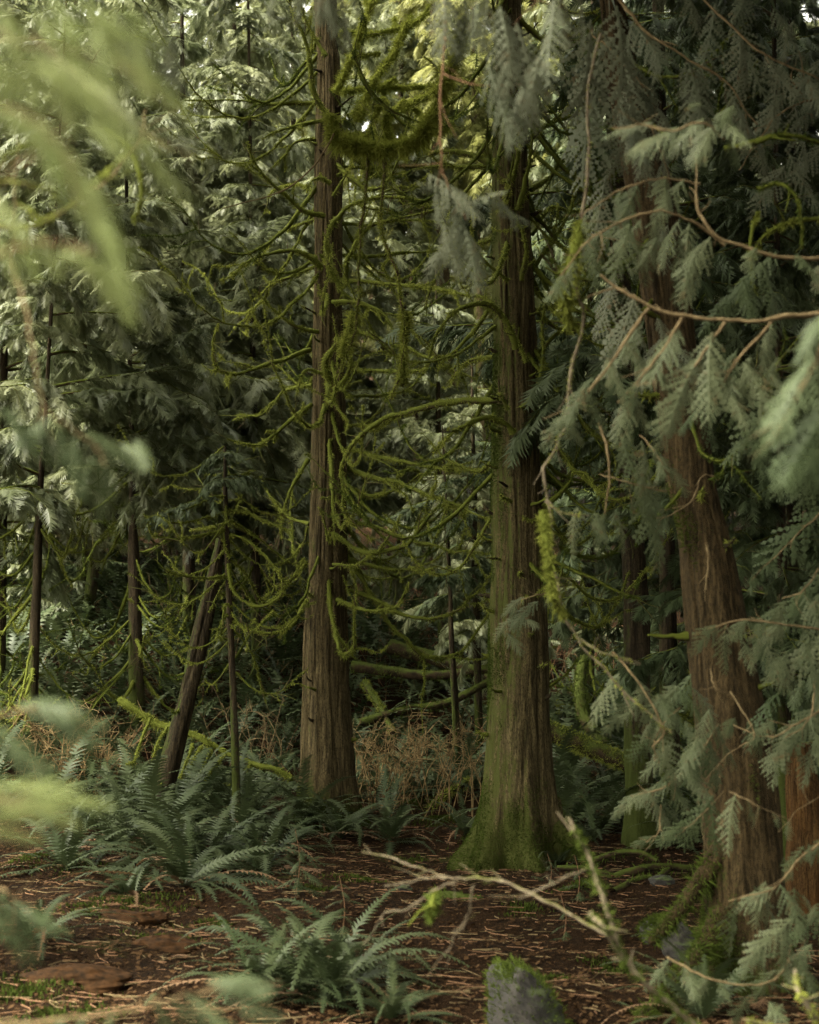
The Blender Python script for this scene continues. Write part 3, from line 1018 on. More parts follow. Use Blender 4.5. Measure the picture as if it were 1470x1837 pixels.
for k in range(34):
    z = 2.3 + 5.6 * (k + R1.random()) / 34
    c, rad = c1(z)
    a = R1.random() * 2 * PI
    branch(tree1, u_branch(c, rad, a, .7 + 1.3 * R1.random(), .25 + .4 * R1.random(), .2 + .5 * R1.random(), R1), .014 + .012 * R1.random(), .003, .7, 3, mossm=M_MOSS if R1.random() < .6 else M_MOSS_DARK)
boughs_on(tree1, c1, 10.0, 18, 12, 2.2, 1.2, 71)

# T2: the big mossy trunk right of centre
T2Y = 13.6
base2 = on_ground(930, 1545)
tree2 = thing("cedar_tree", "thickest mossy cedar right of centre with green moss over its spreading roots", "tree", base2)
c2 = trunk_mesh("trunk", [(912, -40, 44), (913, 100, 50), (916, 300, 66), (921, 500, 77), (924, 700, 83), (926, 850, 90), (929, 1000, 98), (931, 1150, 107), (931, 1300, 117), (931, 1400, 130), (932, 1460, 146), (931, 1510, 166), (930, 1550, 196)],
                T2Y, M_BARK_B, tree2, 19, .36, 8, ridge=.016, sides=180, rings=300, cushions=(60000, .55, .9, .38, M_MOSS_DARK))
L2 = [
    ([(895, 716), (820, 719), (752, 736), (684, 753), (640, 784), (619, 818), (613, 858), (616, 899), (630, 937), (670, 967)], -.1, .9, .034),
    ([(922, 777), (905, 760), (871, 750), (827, 767), (796, 790), (780, 810)], -.3, -.6, .034),
    ([(926, 625), (905, 571), (871, 546), (820, 558), (786, 595), (770, 640)], -.3, -.7, .036),
    ([(900, 303), (854, 282), (806, 272), (760, 275)], -.1, .2, .046),
    ([(892, 296), (850, 298), (800, 296), (740, 305)], .0, .5, .030),
    ([(936, 733), (963, 702), (977, 641), (972, 590), (980, 540)], -.2, -.4, .032),
    ([(936, 503), (943, 452), (932, 401), (902, 371), (880, 330)], -.28, -.6, .026),
    ([(929, 378), (946, 306), (956, 224), (960, 150)], -.25, -.4, .026),
    ([(919, 323), (932, 272), (936, 231), (930, 180)], -.25, -.4, .026),
    ([(912, 503), (864, 463), (847, 418), (850, 380)], -.25, -.5, .024),
    ([(945, 650), (925, 605), (905, 580)], -.3, -.35, .022),
    ([(912, 735), (900, 712), (895, 705)], -.3, -.36, .020),
    ([(918, 900), (905, 893), (896, 888)], -.3, -.4, .020),
    ([(945, 800), (965, 778), (1000, 770), (1040, 740)], -.1, .0, .024),
    ([(970, 930), (952, 934), (938, 925)], -.2, -.3, .018),
    ([(976, 1056), (960, 1070), (940, 1072)], -.2, -.3, .018),
    ([(965, 712), (1017, 720), (1060, 705), (1090, 660)], .1, .5, .024),
    ([(965, 738), (1010, 748), (1050, 760)], .2, .8, .024),
    ([(968, 815), (1005, 850), (1085, 865), (1120, 850)], .1, .4, .028),
    ([(970, 850), (1000, 870), (1060, 862), (1100, 830)], .2, .8, .026),
    ([(968, 790), (1040, 650), (1060, 600)], .2, .9, .026),
    ([(975, 910), (1018, 870), (1028, 840), (1022, 820)], -.1, -.2, .024),
    ([(978, 1000), (1055, 1032), (1120, 1066), (1150, 1074)], -.1, -.5, .026),
    ([(978, 970), (1050, 1000), (1100, 990), (1130, 950)], .2, .9, .024),
    ([(960, 640), (1000, 600), (1040, 590), (1060, 540)], .1, .5, .026),
    ([(958, 560), (1010, 540), (1060, 500)], .2, .9, .026),
    ([(958, 480), (1000, 420), (1030, 350), (1035, 280)], .1, .5, .028),
    ([(955, 420), (990, 370), (1040, 380), (1080, 350)], .2, .8, .026),
    ([(953, 340), (1000, 300), (1040, 230)], .2, .6, .026),
    ([(950, 250), (985, 220), (1040, 200), (1070, 150)], .1, .5, .028),
    ([(940, 120), (980, 80), (1030, 60)], .2, .6, .030),
    ([(885, 430), (850, 440), (800, 470), (770, 520), (765, 570)], .1, .6, .024),
    ([(885, 640), (840, 650), (800, 690)], .2, .8, .022),
    ([(883, 830), (850, 845), (800, 825), (770, 790)], .2, .9, .022),
    ([(890, 200), (850, 150), (800, 130), (760, 100)], .1, .7, .030),
]
for pts, y0, y1, r in L2:
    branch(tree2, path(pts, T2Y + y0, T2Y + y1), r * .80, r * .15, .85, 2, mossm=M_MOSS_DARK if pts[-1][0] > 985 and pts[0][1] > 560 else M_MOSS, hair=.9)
R2 = np.random.default_rng(62)
for k in range(44):
    z = 2.2 + 5.2 * (k + R2.random()) / 44
    c, rad = c2(z)
    a = R2.random() * 2 * PI if k % 2 else (R2.random() - .35) * 1.6
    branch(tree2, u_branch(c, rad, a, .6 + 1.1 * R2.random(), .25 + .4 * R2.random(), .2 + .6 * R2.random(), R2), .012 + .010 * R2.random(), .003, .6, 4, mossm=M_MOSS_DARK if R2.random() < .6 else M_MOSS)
boughs_on(tree2, c2, 9.0, 17, 9, 2.2, 1.2, 72)
# its roots: mossy flares running into the ground
for k, pts in enumerate([[(985, 1440), (1000, 1485), (1028, 1512), (1045, 1525)]]):
    P = path(pts, T2Y + .05, T2Y - .3)
    for i in range(len(P)): P[i, 2] = max(P[i, 2], gz(P[i, 0], P[i, 1]) - .02)
    branch(tree2, P, .09, .03, 2.2, 0, mat=M_BARK_B, mossm=M_MOSS_DARK, sides=16, name="root", lump=.03)

# T3: the leaning trunk in front on the right
T3Y = 8.2
base3 = on_ground(1342, 1770)
tree3 = thing("cedar_tree", "leaning grey-brown cedar in front on the right, half hidden by hanging sprays", "tree", base3)
c3 = trunk_mesh("trunk", [(1088, -60, 40), (1106, 60, 48), (1120, 150, 60), (1152, 270, 84), (1180, 420, 88), (1205, 600, 90), (1230, 760, 92), (1245, 870, 94), (1264, 960, 100), (1282, 1080, 110), (1298, 1200, 124), (1312, 1300, 134), (1330, 1440, 142), (1338, 1560, 148), (1342, 1680, 162), (1344, 1760, 184)],
                T3Y, M_BARK_C, tree3, 8, .16, 5, ridge=.012, Y_top=T3Y + .5, sides=180, rings=300, cushions=(16000, .35, .6, .55, M_MOSS_DARK))
for pts, y0, y1, r in [([(1300, 1520), (1262, 1575), (1228, 1622), (1196, 1662), (1170, 1690)], .0, -.1, .055), ([(1300, 1640), (1255, 1710), (1215, 1765), (1150, 1830)], -.1, -.7, .055), ([(1390, 1690), (1425, 1750), (1470, 1800)], -.05, -.2, .055)]:
    P = path(pts, T3Y + y0, T3Y + y1)
    for i in range(len(P)): P[i, 2] = max(P[i, 2], gz(P[i, 0], P[i, 1]) - .03)
    branch(tree3, P, r, r * .45, 3.0, 0, mat=M_BARK_C, mossm=M_MOSS_DARK, sides=16, name="root", lump=.03)
branch(tree3, path([(1268, 975), (1272, 1000), (1268, 1030), (1266, 1055)], T3Y - .28, T3Y - .22), .007, .004, 0, 0, mat=M_TWIG, name="twig")
branch(tree3, path([(1290, 860), (1262, 855), (1245, 900), (1205, 925), (1180, 930)], T3Y - .25, T3Y - .4), .005, .003, 0, 1, mat=M_TWIG, name="twig")
for k in range(9):
    u = .15 + .8 * k / 9
    z = 1.9 + 3.6 * u
    c, rad = c3(z)
    a = R2.random() * 2 * PI
    branch(tree3, u_branch(c, rad, a, .4 + .7 * R2.random(), .3, .3, R2), .010, .004, .4, 3, mossm=M_MOSS_DARK)


def small_trunk(label, pix, Y, mat, z_top=None, cat="tree", name="conifer_tree", lobes=.08, sides=40, rings=110, ridge=.007, seed=1, group=None, Y_top=None):
    px, py, w = max(pix, key=lambda q: q[1])
    p = at(px, py, Y); p[2] = gz(p[0], p[1])
    t = thing(name, label, cat, p, group)
    c = trunk_mesh("trunk", pix, Y, mat, t, z_top, lobes, seed, sides, rings, ridge, Y_top)
    return t, c


# dark trunk behind the leaning cedar
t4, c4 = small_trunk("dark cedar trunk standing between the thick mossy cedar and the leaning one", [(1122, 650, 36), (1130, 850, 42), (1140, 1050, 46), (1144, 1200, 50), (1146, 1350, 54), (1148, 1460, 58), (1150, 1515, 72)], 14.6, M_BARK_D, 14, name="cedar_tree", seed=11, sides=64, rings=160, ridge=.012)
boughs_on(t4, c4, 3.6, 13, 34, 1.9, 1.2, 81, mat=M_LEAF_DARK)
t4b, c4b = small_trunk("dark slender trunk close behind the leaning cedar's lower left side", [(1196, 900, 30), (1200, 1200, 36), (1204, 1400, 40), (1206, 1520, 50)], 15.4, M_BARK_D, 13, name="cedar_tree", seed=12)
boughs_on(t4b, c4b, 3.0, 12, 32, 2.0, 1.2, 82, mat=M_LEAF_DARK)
# rotten orange stump at the right edge
st, cst = small_trunk("rotten orange-red tree stump at the right edge behind the leaning cedar", [(1432, 1335, 44), (1440, 1400, 58), (1446, 1480, 70), (1452, 1580, 84)], 11.0, M_BARK_RED, name="tree_stump", cat="stump", seed=14, sides=56, ridge=.02)

# the leaning dead snag and the slim mossy sapling beside it
sn, csn = small_trunk("leaning dead snag with flaking bark and a mossy back, left of the slim sapling", [(398, 965, 24), (380, 1050, 29), (357, 1150, 33), (332, 1260, 36), (312, 1340, 38), (294, 1420, 42)], 15.2, M_BARK_SNAG, name="dead_snag", seed=15, sides=48, rings=140, ridge=.016, Y_top=15.6)
for k in range(5):
    z = .5 + 1.6 * k / 5
    c, rad = csn(z)
    branch(sn, u_branch(c, rad, 2.5 + R2.random() * 2, .12, .2, 0, R2), .012, .006, .7, 0, mossm=M_MOSS_DARK)

SAPY = 15.0
sa, csa = small_trunk("slim bare sapling hung with drooping mossy limbs, in front of the leaning snag", [(404, 800, 5), (404, 870, 8), (407, 960, 9), (410, 1050, 11), (416, 1180, 12), (421, 1300, 14), (424, 1425, 16)], SAPY, M_BARK_D, name="sapling_tree", seed=16, sides=20, rings=90, ridge=.003)
for pts, y0, y1, r in [
    ([(404, 890), (370, 898), (330, 915), (290, 925)], 0, -.3, .018), ([(406, 918), (360, 930), (310, 940), (270, 935)], 0, -.3, .020),
    ([(406, 950), (370, 960), (320, 968), (276, 962), (262, 930)], 0, -.4, .022), ([(408, 935), (380, 945), (340, 952)], 0, .4, .018),
    ([(408, 915), (440, 920), (480, 935), (520, 950)], 0, -.2, .022), ([(410, 932), (450, 955), (490, 985), (520, 1010)], 0, .3, .020),
    ([(412, 960), (440, 968), (480, 1005), (510, 1050)], 0, -.3, .022), ([(410, 1010), (420, 1060), (460, 1090), (500, 1075), (530, 1030), (548, 1000)], -.05, -.3, .030),
    ([(412, 1035), (370, 1036), (320, 1032), (300, 1026)], 0, -.4, .024), ([(414, 1005), (440, 1030), (470, 1080), (495, 1100)], 0, .5, .018),
    ([(410, 1100), (395, 1120), (388, 1150)], 0, -.3, .018), ([(418, 1115), (450, 1130), (500, 1135), (530, 1110)], 0, -.3, .026),
    ([(414, 1000), (405, 985), (402, 955)], -.05, -.1, .026), ([(408, 860), (380, 870), (350, 880), (310, 872)], 0, .4, .012), ([(408, 870), (440, 850), (470, 855)], 0, .4, .012),
    ([(418, 1090), (404, 1085), (400, 1110), (396, 1150)], -.05, -.2, .018), ([(420, 1130), (450, 1170), (470, 1230), (475, 1260)], 0, .4, .014), ([(414, 1040), (400, 1050), (375, 1100)], 0, .3, .018),
]:
    branch(sa, path(pts, SAPY + y0, SAPY + y1), r * .55, r * .3, .8, 1)
R3 = np.random.default_rng(63)
for k in range(16):
    z = 1.4 + 2.2 * (k + R3.random()) / 16
    c, rad = csa(z)
    branch(sa, u_branch(c, rad, R3.random() * 2 * PI, .5 + .6 * R3.random(), .35, .25, R3), .008, .003, .6, 3)
boughs_on(sa, csa, 3.0, 3.5, 6, .9, .6, 83, meshes=BOUGHS_FINE, mat=M_LEAF_DARK)

# a mossy log lies behind the snag, leaning down to the left cedar's foot
lg = thing("fallen_log", "thin mossy fallen log slanting behind the leaning snag, fringed with drooping mossy twigs", "log", on_ground(420, 1360))
branch(lg, path([(215, 1255), (280, 1293), (350, 1325), (430, 1360), (520, 1396)], 16.4, 15.9), .040, .026, 1.2, 0, mossm=M_MOSS, sides=10, name="stem")
for pts in [[(346, 1335), (335, 1365), (322, 1395)], [(380, 1345), (365, 1375), (352, 1410)], [(404, 1352), (388, 1375), (368, 1400)], [(362, 1340), (352, 1352), (344, 1372)], [(300, 1305), (285, 1330), (275, 1360)], [(270, 1290), (250, 1335), (240, 1365), (225, 1372)], [(450, 1372), (430, 1395), (410, 1410)]]:
    branch(lg, path(pts, 16.0, 15.7), .014, .006, 1.1, 0, mossm=M_MOSS, name="twig")

# trunks further back, each with its own boughs
BACK = [  # label, pixels, Y, top, material, bough z0, n, L, seed, leaf
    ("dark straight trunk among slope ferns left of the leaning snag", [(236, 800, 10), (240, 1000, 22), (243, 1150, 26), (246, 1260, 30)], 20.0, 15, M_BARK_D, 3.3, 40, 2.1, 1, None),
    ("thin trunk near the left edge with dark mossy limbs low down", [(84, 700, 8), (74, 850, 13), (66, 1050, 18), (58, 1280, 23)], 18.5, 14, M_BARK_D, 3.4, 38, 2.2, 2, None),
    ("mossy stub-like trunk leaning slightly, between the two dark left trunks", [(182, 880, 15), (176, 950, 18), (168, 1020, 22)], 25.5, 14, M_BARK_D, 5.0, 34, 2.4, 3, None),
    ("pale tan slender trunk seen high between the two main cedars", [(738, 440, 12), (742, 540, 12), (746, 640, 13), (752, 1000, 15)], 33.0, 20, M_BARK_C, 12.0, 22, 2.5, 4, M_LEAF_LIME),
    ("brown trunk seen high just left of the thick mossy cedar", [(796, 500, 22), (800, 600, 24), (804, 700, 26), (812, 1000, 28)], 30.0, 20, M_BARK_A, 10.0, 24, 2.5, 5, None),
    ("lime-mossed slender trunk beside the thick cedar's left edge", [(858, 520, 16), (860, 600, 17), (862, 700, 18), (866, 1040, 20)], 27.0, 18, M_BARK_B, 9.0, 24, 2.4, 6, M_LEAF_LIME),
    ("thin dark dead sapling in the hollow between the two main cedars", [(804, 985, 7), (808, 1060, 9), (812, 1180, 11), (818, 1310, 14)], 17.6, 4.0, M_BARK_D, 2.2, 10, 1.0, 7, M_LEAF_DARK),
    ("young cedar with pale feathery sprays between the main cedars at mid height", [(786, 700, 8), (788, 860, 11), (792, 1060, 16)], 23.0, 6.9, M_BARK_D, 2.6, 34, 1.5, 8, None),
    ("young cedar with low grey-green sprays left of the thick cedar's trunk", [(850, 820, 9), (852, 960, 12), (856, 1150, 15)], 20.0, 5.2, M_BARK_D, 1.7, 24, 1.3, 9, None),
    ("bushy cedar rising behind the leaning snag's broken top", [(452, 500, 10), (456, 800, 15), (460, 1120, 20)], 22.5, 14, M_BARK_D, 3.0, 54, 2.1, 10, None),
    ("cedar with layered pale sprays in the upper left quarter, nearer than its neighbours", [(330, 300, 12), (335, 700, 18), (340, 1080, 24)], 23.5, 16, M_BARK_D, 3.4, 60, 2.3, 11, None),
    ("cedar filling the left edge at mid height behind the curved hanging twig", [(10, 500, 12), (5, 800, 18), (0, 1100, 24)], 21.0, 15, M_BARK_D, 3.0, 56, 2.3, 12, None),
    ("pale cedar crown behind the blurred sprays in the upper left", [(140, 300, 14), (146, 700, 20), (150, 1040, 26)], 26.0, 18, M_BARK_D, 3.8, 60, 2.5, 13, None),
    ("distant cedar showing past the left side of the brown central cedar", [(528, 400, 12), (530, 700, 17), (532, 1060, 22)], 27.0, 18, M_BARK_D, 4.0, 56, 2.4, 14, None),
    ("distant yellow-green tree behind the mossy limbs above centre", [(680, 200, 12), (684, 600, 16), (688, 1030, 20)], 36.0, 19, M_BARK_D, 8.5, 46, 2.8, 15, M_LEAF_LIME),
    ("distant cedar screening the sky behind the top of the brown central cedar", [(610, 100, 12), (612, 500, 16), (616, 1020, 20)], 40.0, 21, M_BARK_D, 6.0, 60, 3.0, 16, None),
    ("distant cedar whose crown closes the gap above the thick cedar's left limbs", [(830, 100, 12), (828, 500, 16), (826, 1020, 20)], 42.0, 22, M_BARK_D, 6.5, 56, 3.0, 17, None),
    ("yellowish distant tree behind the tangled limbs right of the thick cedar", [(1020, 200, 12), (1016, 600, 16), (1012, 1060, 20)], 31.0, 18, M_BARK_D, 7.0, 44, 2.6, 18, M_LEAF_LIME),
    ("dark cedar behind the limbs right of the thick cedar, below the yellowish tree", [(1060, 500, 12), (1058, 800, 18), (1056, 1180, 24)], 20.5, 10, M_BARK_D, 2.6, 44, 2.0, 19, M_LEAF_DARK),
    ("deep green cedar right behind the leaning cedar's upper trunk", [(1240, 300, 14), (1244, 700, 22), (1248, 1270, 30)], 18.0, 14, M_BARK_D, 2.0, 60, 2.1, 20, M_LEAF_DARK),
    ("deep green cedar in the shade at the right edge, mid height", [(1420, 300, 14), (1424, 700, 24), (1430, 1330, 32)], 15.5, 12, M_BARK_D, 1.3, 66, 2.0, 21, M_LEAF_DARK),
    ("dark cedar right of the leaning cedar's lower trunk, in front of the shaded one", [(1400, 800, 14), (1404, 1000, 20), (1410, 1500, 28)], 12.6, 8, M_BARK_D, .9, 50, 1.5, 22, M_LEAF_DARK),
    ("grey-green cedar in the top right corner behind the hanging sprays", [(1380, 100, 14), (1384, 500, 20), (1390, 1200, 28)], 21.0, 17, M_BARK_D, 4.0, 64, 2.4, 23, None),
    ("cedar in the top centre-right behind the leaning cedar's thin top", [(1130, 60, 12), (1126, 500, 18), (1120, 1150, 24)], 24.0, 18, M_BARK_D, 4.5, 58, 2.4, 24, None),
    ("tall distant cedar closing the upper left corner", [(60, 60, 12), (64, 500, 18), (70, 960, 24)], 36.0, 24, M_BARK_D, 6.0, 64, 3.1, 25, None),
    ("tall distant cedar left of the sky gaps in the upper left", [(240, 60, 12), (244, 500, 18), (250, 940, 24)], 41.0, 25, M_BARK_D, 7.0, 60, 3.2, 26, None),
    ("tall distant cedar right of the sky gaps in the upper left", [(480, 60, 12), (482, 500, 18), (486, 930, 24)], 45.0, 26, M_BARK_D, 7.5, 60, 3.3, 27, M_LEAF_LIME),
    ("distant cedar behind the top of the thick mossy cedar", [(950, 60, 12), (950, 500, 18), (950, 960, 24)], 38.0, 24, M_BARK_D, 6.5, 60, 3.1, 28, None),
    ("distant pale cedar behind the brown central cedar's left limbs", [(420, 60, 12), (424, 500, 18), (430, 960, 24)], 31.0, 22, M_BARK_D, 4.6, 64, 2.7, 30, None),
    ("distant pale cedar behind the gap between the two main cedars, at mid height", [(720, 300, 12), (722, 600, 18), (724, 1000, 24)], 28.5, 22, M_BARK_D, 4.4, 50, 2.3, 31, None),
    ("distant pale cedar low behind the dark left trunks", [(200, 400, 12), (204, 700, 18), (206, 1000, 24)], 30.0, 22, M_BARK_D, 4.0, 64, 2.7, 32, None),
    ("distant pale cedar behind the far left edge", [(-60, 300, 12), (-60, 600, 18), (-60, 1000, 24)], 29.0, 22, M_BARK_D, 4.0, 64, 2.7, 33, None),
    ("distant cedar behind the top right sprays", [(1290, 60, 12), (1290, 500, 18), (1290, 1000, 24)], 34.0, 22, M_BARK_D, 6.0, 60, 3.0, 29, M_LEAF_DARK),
]
for lab, pix, Y, top, m, z0, n, L, sd_, lf in BACK:
    top = min(top, 1.6 + .385 * Y + 1.2)
    t, c = small_trunk(lab, pix, Y, m, top, seed=20 + sd_, sides=20, rings=60)
    boughs_on(t, c, z0, top - .3, int(n * .75), L, L * .55, 500 + sd_, mat=lf, meshes=BOUGHS_FINE if Y < 24 else BOUGHS)
    boughs_on(t, c, z0, top - .3, int(n * .6), L * .9, L * .5, 560 + sd_, mat=lf, meshes=BOUGHS_FINE if Y < 24 else BOUGHS, az=(PI - 1.1, PI + 1.1))
    if Y < 26 and top > 8:
        for k in range(20 if Y < 20.6 else 8):
            z = gz(t.location[0], t.location[1]) + .5 + (z0 - .3) * R3.random()
            cc, rad = c(z)
            branch(t, u_branch(cc, rad, R3.random() * 2 * PI, .6 + .9 * R3.random(), .3 + .3 * R3.random(), .1 + .4 * R3.random(), R3), .012 + .010 * R3.random(), .004, .6, 4, mossm=M_MOSS_DARK if R3.random() < .5 else M_MOSS)

# out-of-view cedars added to shade the clearing; the far ones are backdrop
RW = np.random.default_rng(91)
WING = [(8.5, 20, 2.5), (7.5, 13, 3), (10, 27, 2.5), (6.5, 8, 2.4), (12, 15, 2.5), (13, 38, 2.5), (10, 50, 2.5), (4, 46, 3), (-4, 50, 3), (-10, 48, 3), (0, 58, 3),
        (4.4, 6.5, 5.4), (3.4, 2, 4.2), (5, -3, 4.5), (0, -5, 5), (-4.6, 8, 7.5), (-7, 12.5, 7.5), (1.8, 3.6, 6.5), (-3.0, 5.5, 7.0), (-2.6, 8.0, 7.6), (2.6, 8.2, 7.4), (3.4, 10.5, 8.2), (2.4, -1, 3.5), (-4.4, 10.8, 7.6), (3.0, 5.0, 5.6), (-2.6, -3, 4)]
for k, (x, y, zb) in enumerate(WING):
    t = thing("cedar_tree", "forest cedar added around the clearing for shade and backdrop", "tree", (x, y, gz(x, y)), "cedars added around the clearing for shade and backdrop")
    g = Geo()
    zt = t.location[2] + 17 + 4 * RW.random()
    P = smooth([(0, 0, -.3), (.1, 0, 6), (0, .1, zt - t.location[2])], 10)
    tube(g, P, np.linspace(.22, .04, 11), 14); g.build("trunk", M_BARK_D, t)
    o3 = np.array(t.location)
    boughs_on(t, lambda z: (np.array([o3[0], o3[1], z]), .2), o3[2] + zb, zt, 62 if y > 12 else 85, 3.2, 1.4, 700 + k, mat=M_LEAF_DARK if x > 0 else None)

RU = np.random.default_rng(77)
for k, (px, py, h, lab) in enumerate([(60, 1150, 1.9, "young cedar low on the slope at the left edge"), (160, 1080, 2.2, "young cedar low on the slope between the two dark left trunks"), (300, 1090, 1.7, "young cedar just left of the leaning snag, among the ferns"), (500, 1130, 1.8, "young cedar in the gap between the sapling and the brown central cedar"), (660, 1120, 1.3, "small young cedar right behind the brown central cedar"), (860, 1160, 1.5, "small young cedar right behind the thick cedar's left edge"), (1050, 1220, 2.0, "young cedar right of the thick cedar, below the dark limbs"), (1190, 1300, 2.2, "young cedar between the dark trunks behind the leaning cedar"), (1440, 1420, 2.0, "young cedar at the right edge behind the rotten stump")]):
    p = on_ground(px, py)
    t = thing("young_cedar", lab, "tree", p)
    P = smooth([(0, 0, -.1), (.03, 0, h * .5), (0, .02, h)], 8); g = Geo()
    tube(g, P, np.linspace(.03, .006, 9), 8); g.build("trunk", M_BARK_D, t)
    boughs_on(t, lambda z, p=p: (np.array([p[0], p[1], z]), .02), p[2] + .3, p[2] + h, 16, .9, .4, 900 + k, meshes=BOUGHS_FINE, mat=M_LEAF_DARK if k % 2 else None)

RS = np.random.default_rng(55)
for tr_, cc_, z0_, z1_, n_ in ((tree1, c1, .6, 7.8, 34), (tree2, c2, .9, 7.0, 40), (tree3, c3, 1.2, 4.6, 14)):
    for k in range(n_):
        z = z0_ + (z1_ - z0_) * (k + RS.random()) / n_
        c, rad = cc_(z)
        a = -PI / 2 + (RS.random() - .5) * 3.4
        d = np.array([math.cos(a), math.sin(a), .1 + .5 * RS.random()])
        l = .04 + .16 * RS.random() ** 2
        P = smooth([c + d * rad * .85, c + d * (rad + l * .5) - [0, 0, .1 * l], c + d * (rad + l) + (RS.random(3) - .5) * .5 * l], 6)
        branch(tr_, P, .010 + .012 * RS.random(), .005, .5 if RS.random() < .5 else 0, 0, mat=M_BARK_D if k % 2 else M_WOOD_MOSSY, name="branch_stub", lump=.3)

# ------------------------------------------------------------------ fallen logs, stones, roots on the ground
def log(label, pts, Y0, Y1, r, moss, name="fallen_log", mossm=None, sides=14, sit=True):
    P = path(pts, Y0, Y1, 16)
    if sit:
        for i in range(len(P)): P[i, 2] = max(P[i, 2], gz(P[i, 0], P[i, 1]) + r * .3)
    o = thing(name, label, "log", P[len(P) // 2])
    org = np.array(o.location)
    g = Geo(); tube(g, P, r * np.linspace(1, .75, len(P)), sides, 0, .10, nseed())
    V = P[0] + (P[0] - P[1]) * .01
    s = g.build("trunk", M_LOG, o, org); s.location = (0, 0, 0)
    if moss:
        gm = Geo(); fuzz(gm, P, r * np.linspace(1, .75, len(P)), int(5200 * moss * r / .1), .03, .010, 0, .2, nseed())
        b = gm.build("moss", mossm or M_MOSS, o, org); b.location = (0, 0, 0); b["kind"] = "stuff"
    return o


log("mossy log slanting down to the right behind the thick mossy cedar", [(960, 1300), (1020, 1325), (1075, 1348), (1135, 1372)], 16.6, 16.2, .10, 1.0)
log("long dark log lying across the hollow between the two main cedars", [(632, 1195), (700, 1205), (780, 1212), (880, 1200)], 21.0, 20.6, .07, .5, mossm=M_MOSS_DARK)
log("lower dark log in the hollow, sagging towards the thick cedar", [(640, 1300), (720, 1276), (800, 1262), (880, 1222)], 19.2, 19.6, .055, .4, mossm=M_MOSS_DARK)
log("rotten black log at the back of the hollow, above the other logs", [(700, 1160), (790, 1185), (880, 1215)], 22.5, 22.0, .10, .4, mossm=M_MOSS_DARK)
log("slim mossy log propped against the slope right of the left cedar", [(655, 1225), (680, 1265), (705, 1315)], 20.0, 19.0, .045, .8)
log("thin mossy pole lying at the foot of the slope shrubs", [(845, 1400), (800, 1425), (770, 1450), (815, 1470)][:3], 17.2, 16.6, .035, .8)
log("short dark rotten log half sunk in the clearing, beside the lichen twig", [(775, 1632), (820, 1622), (865, 1620)], 11.0, 10.8, .040, .15, mossm=M_MOSS_DARK)
for pts, Y0, Y1, r, lab in [([(1075, 1590), (1120, 1568), (1180, 1556), (1255, 1560)], 12.2, 12.4, .034, "bare dark root crossing the ground to the leaning cedar"),
                            ([(1060, 1545), (1110, 1530), (1150, 1530), (1180, 1545)], 13.2, 13.0, .026, "forked bare root lying right of the thick cedar's foot"),
                            ([(1000, 1558), (1060, 1560), (1130, 1580), (1170, 1572)], 12.4, 12.2, .022, "thin twisting root beside the thick cedar's foot"),
                            ([(1100, 1600), (1160, 1585), (1200, 1560)], 11.6, 12.2, .024, "lowest dark root at the leaning cedar's left")]:
    log(lab, pts, Y0, Y1, r, .15, "surface_root", M_MOSS_DARK)["category"] = "root"
for pts, lab, Y in [([(1085, 1340), (1050, 1290), (1040, 1230), (1048, 1180)], "mossy dead trunk curving down the slope right of the thick cedar", 18.5)]:
    log(lab, pts, Y, Y + .8, .075, 1.0, "slanting_log", M_MOSS_DARK, sit=False)


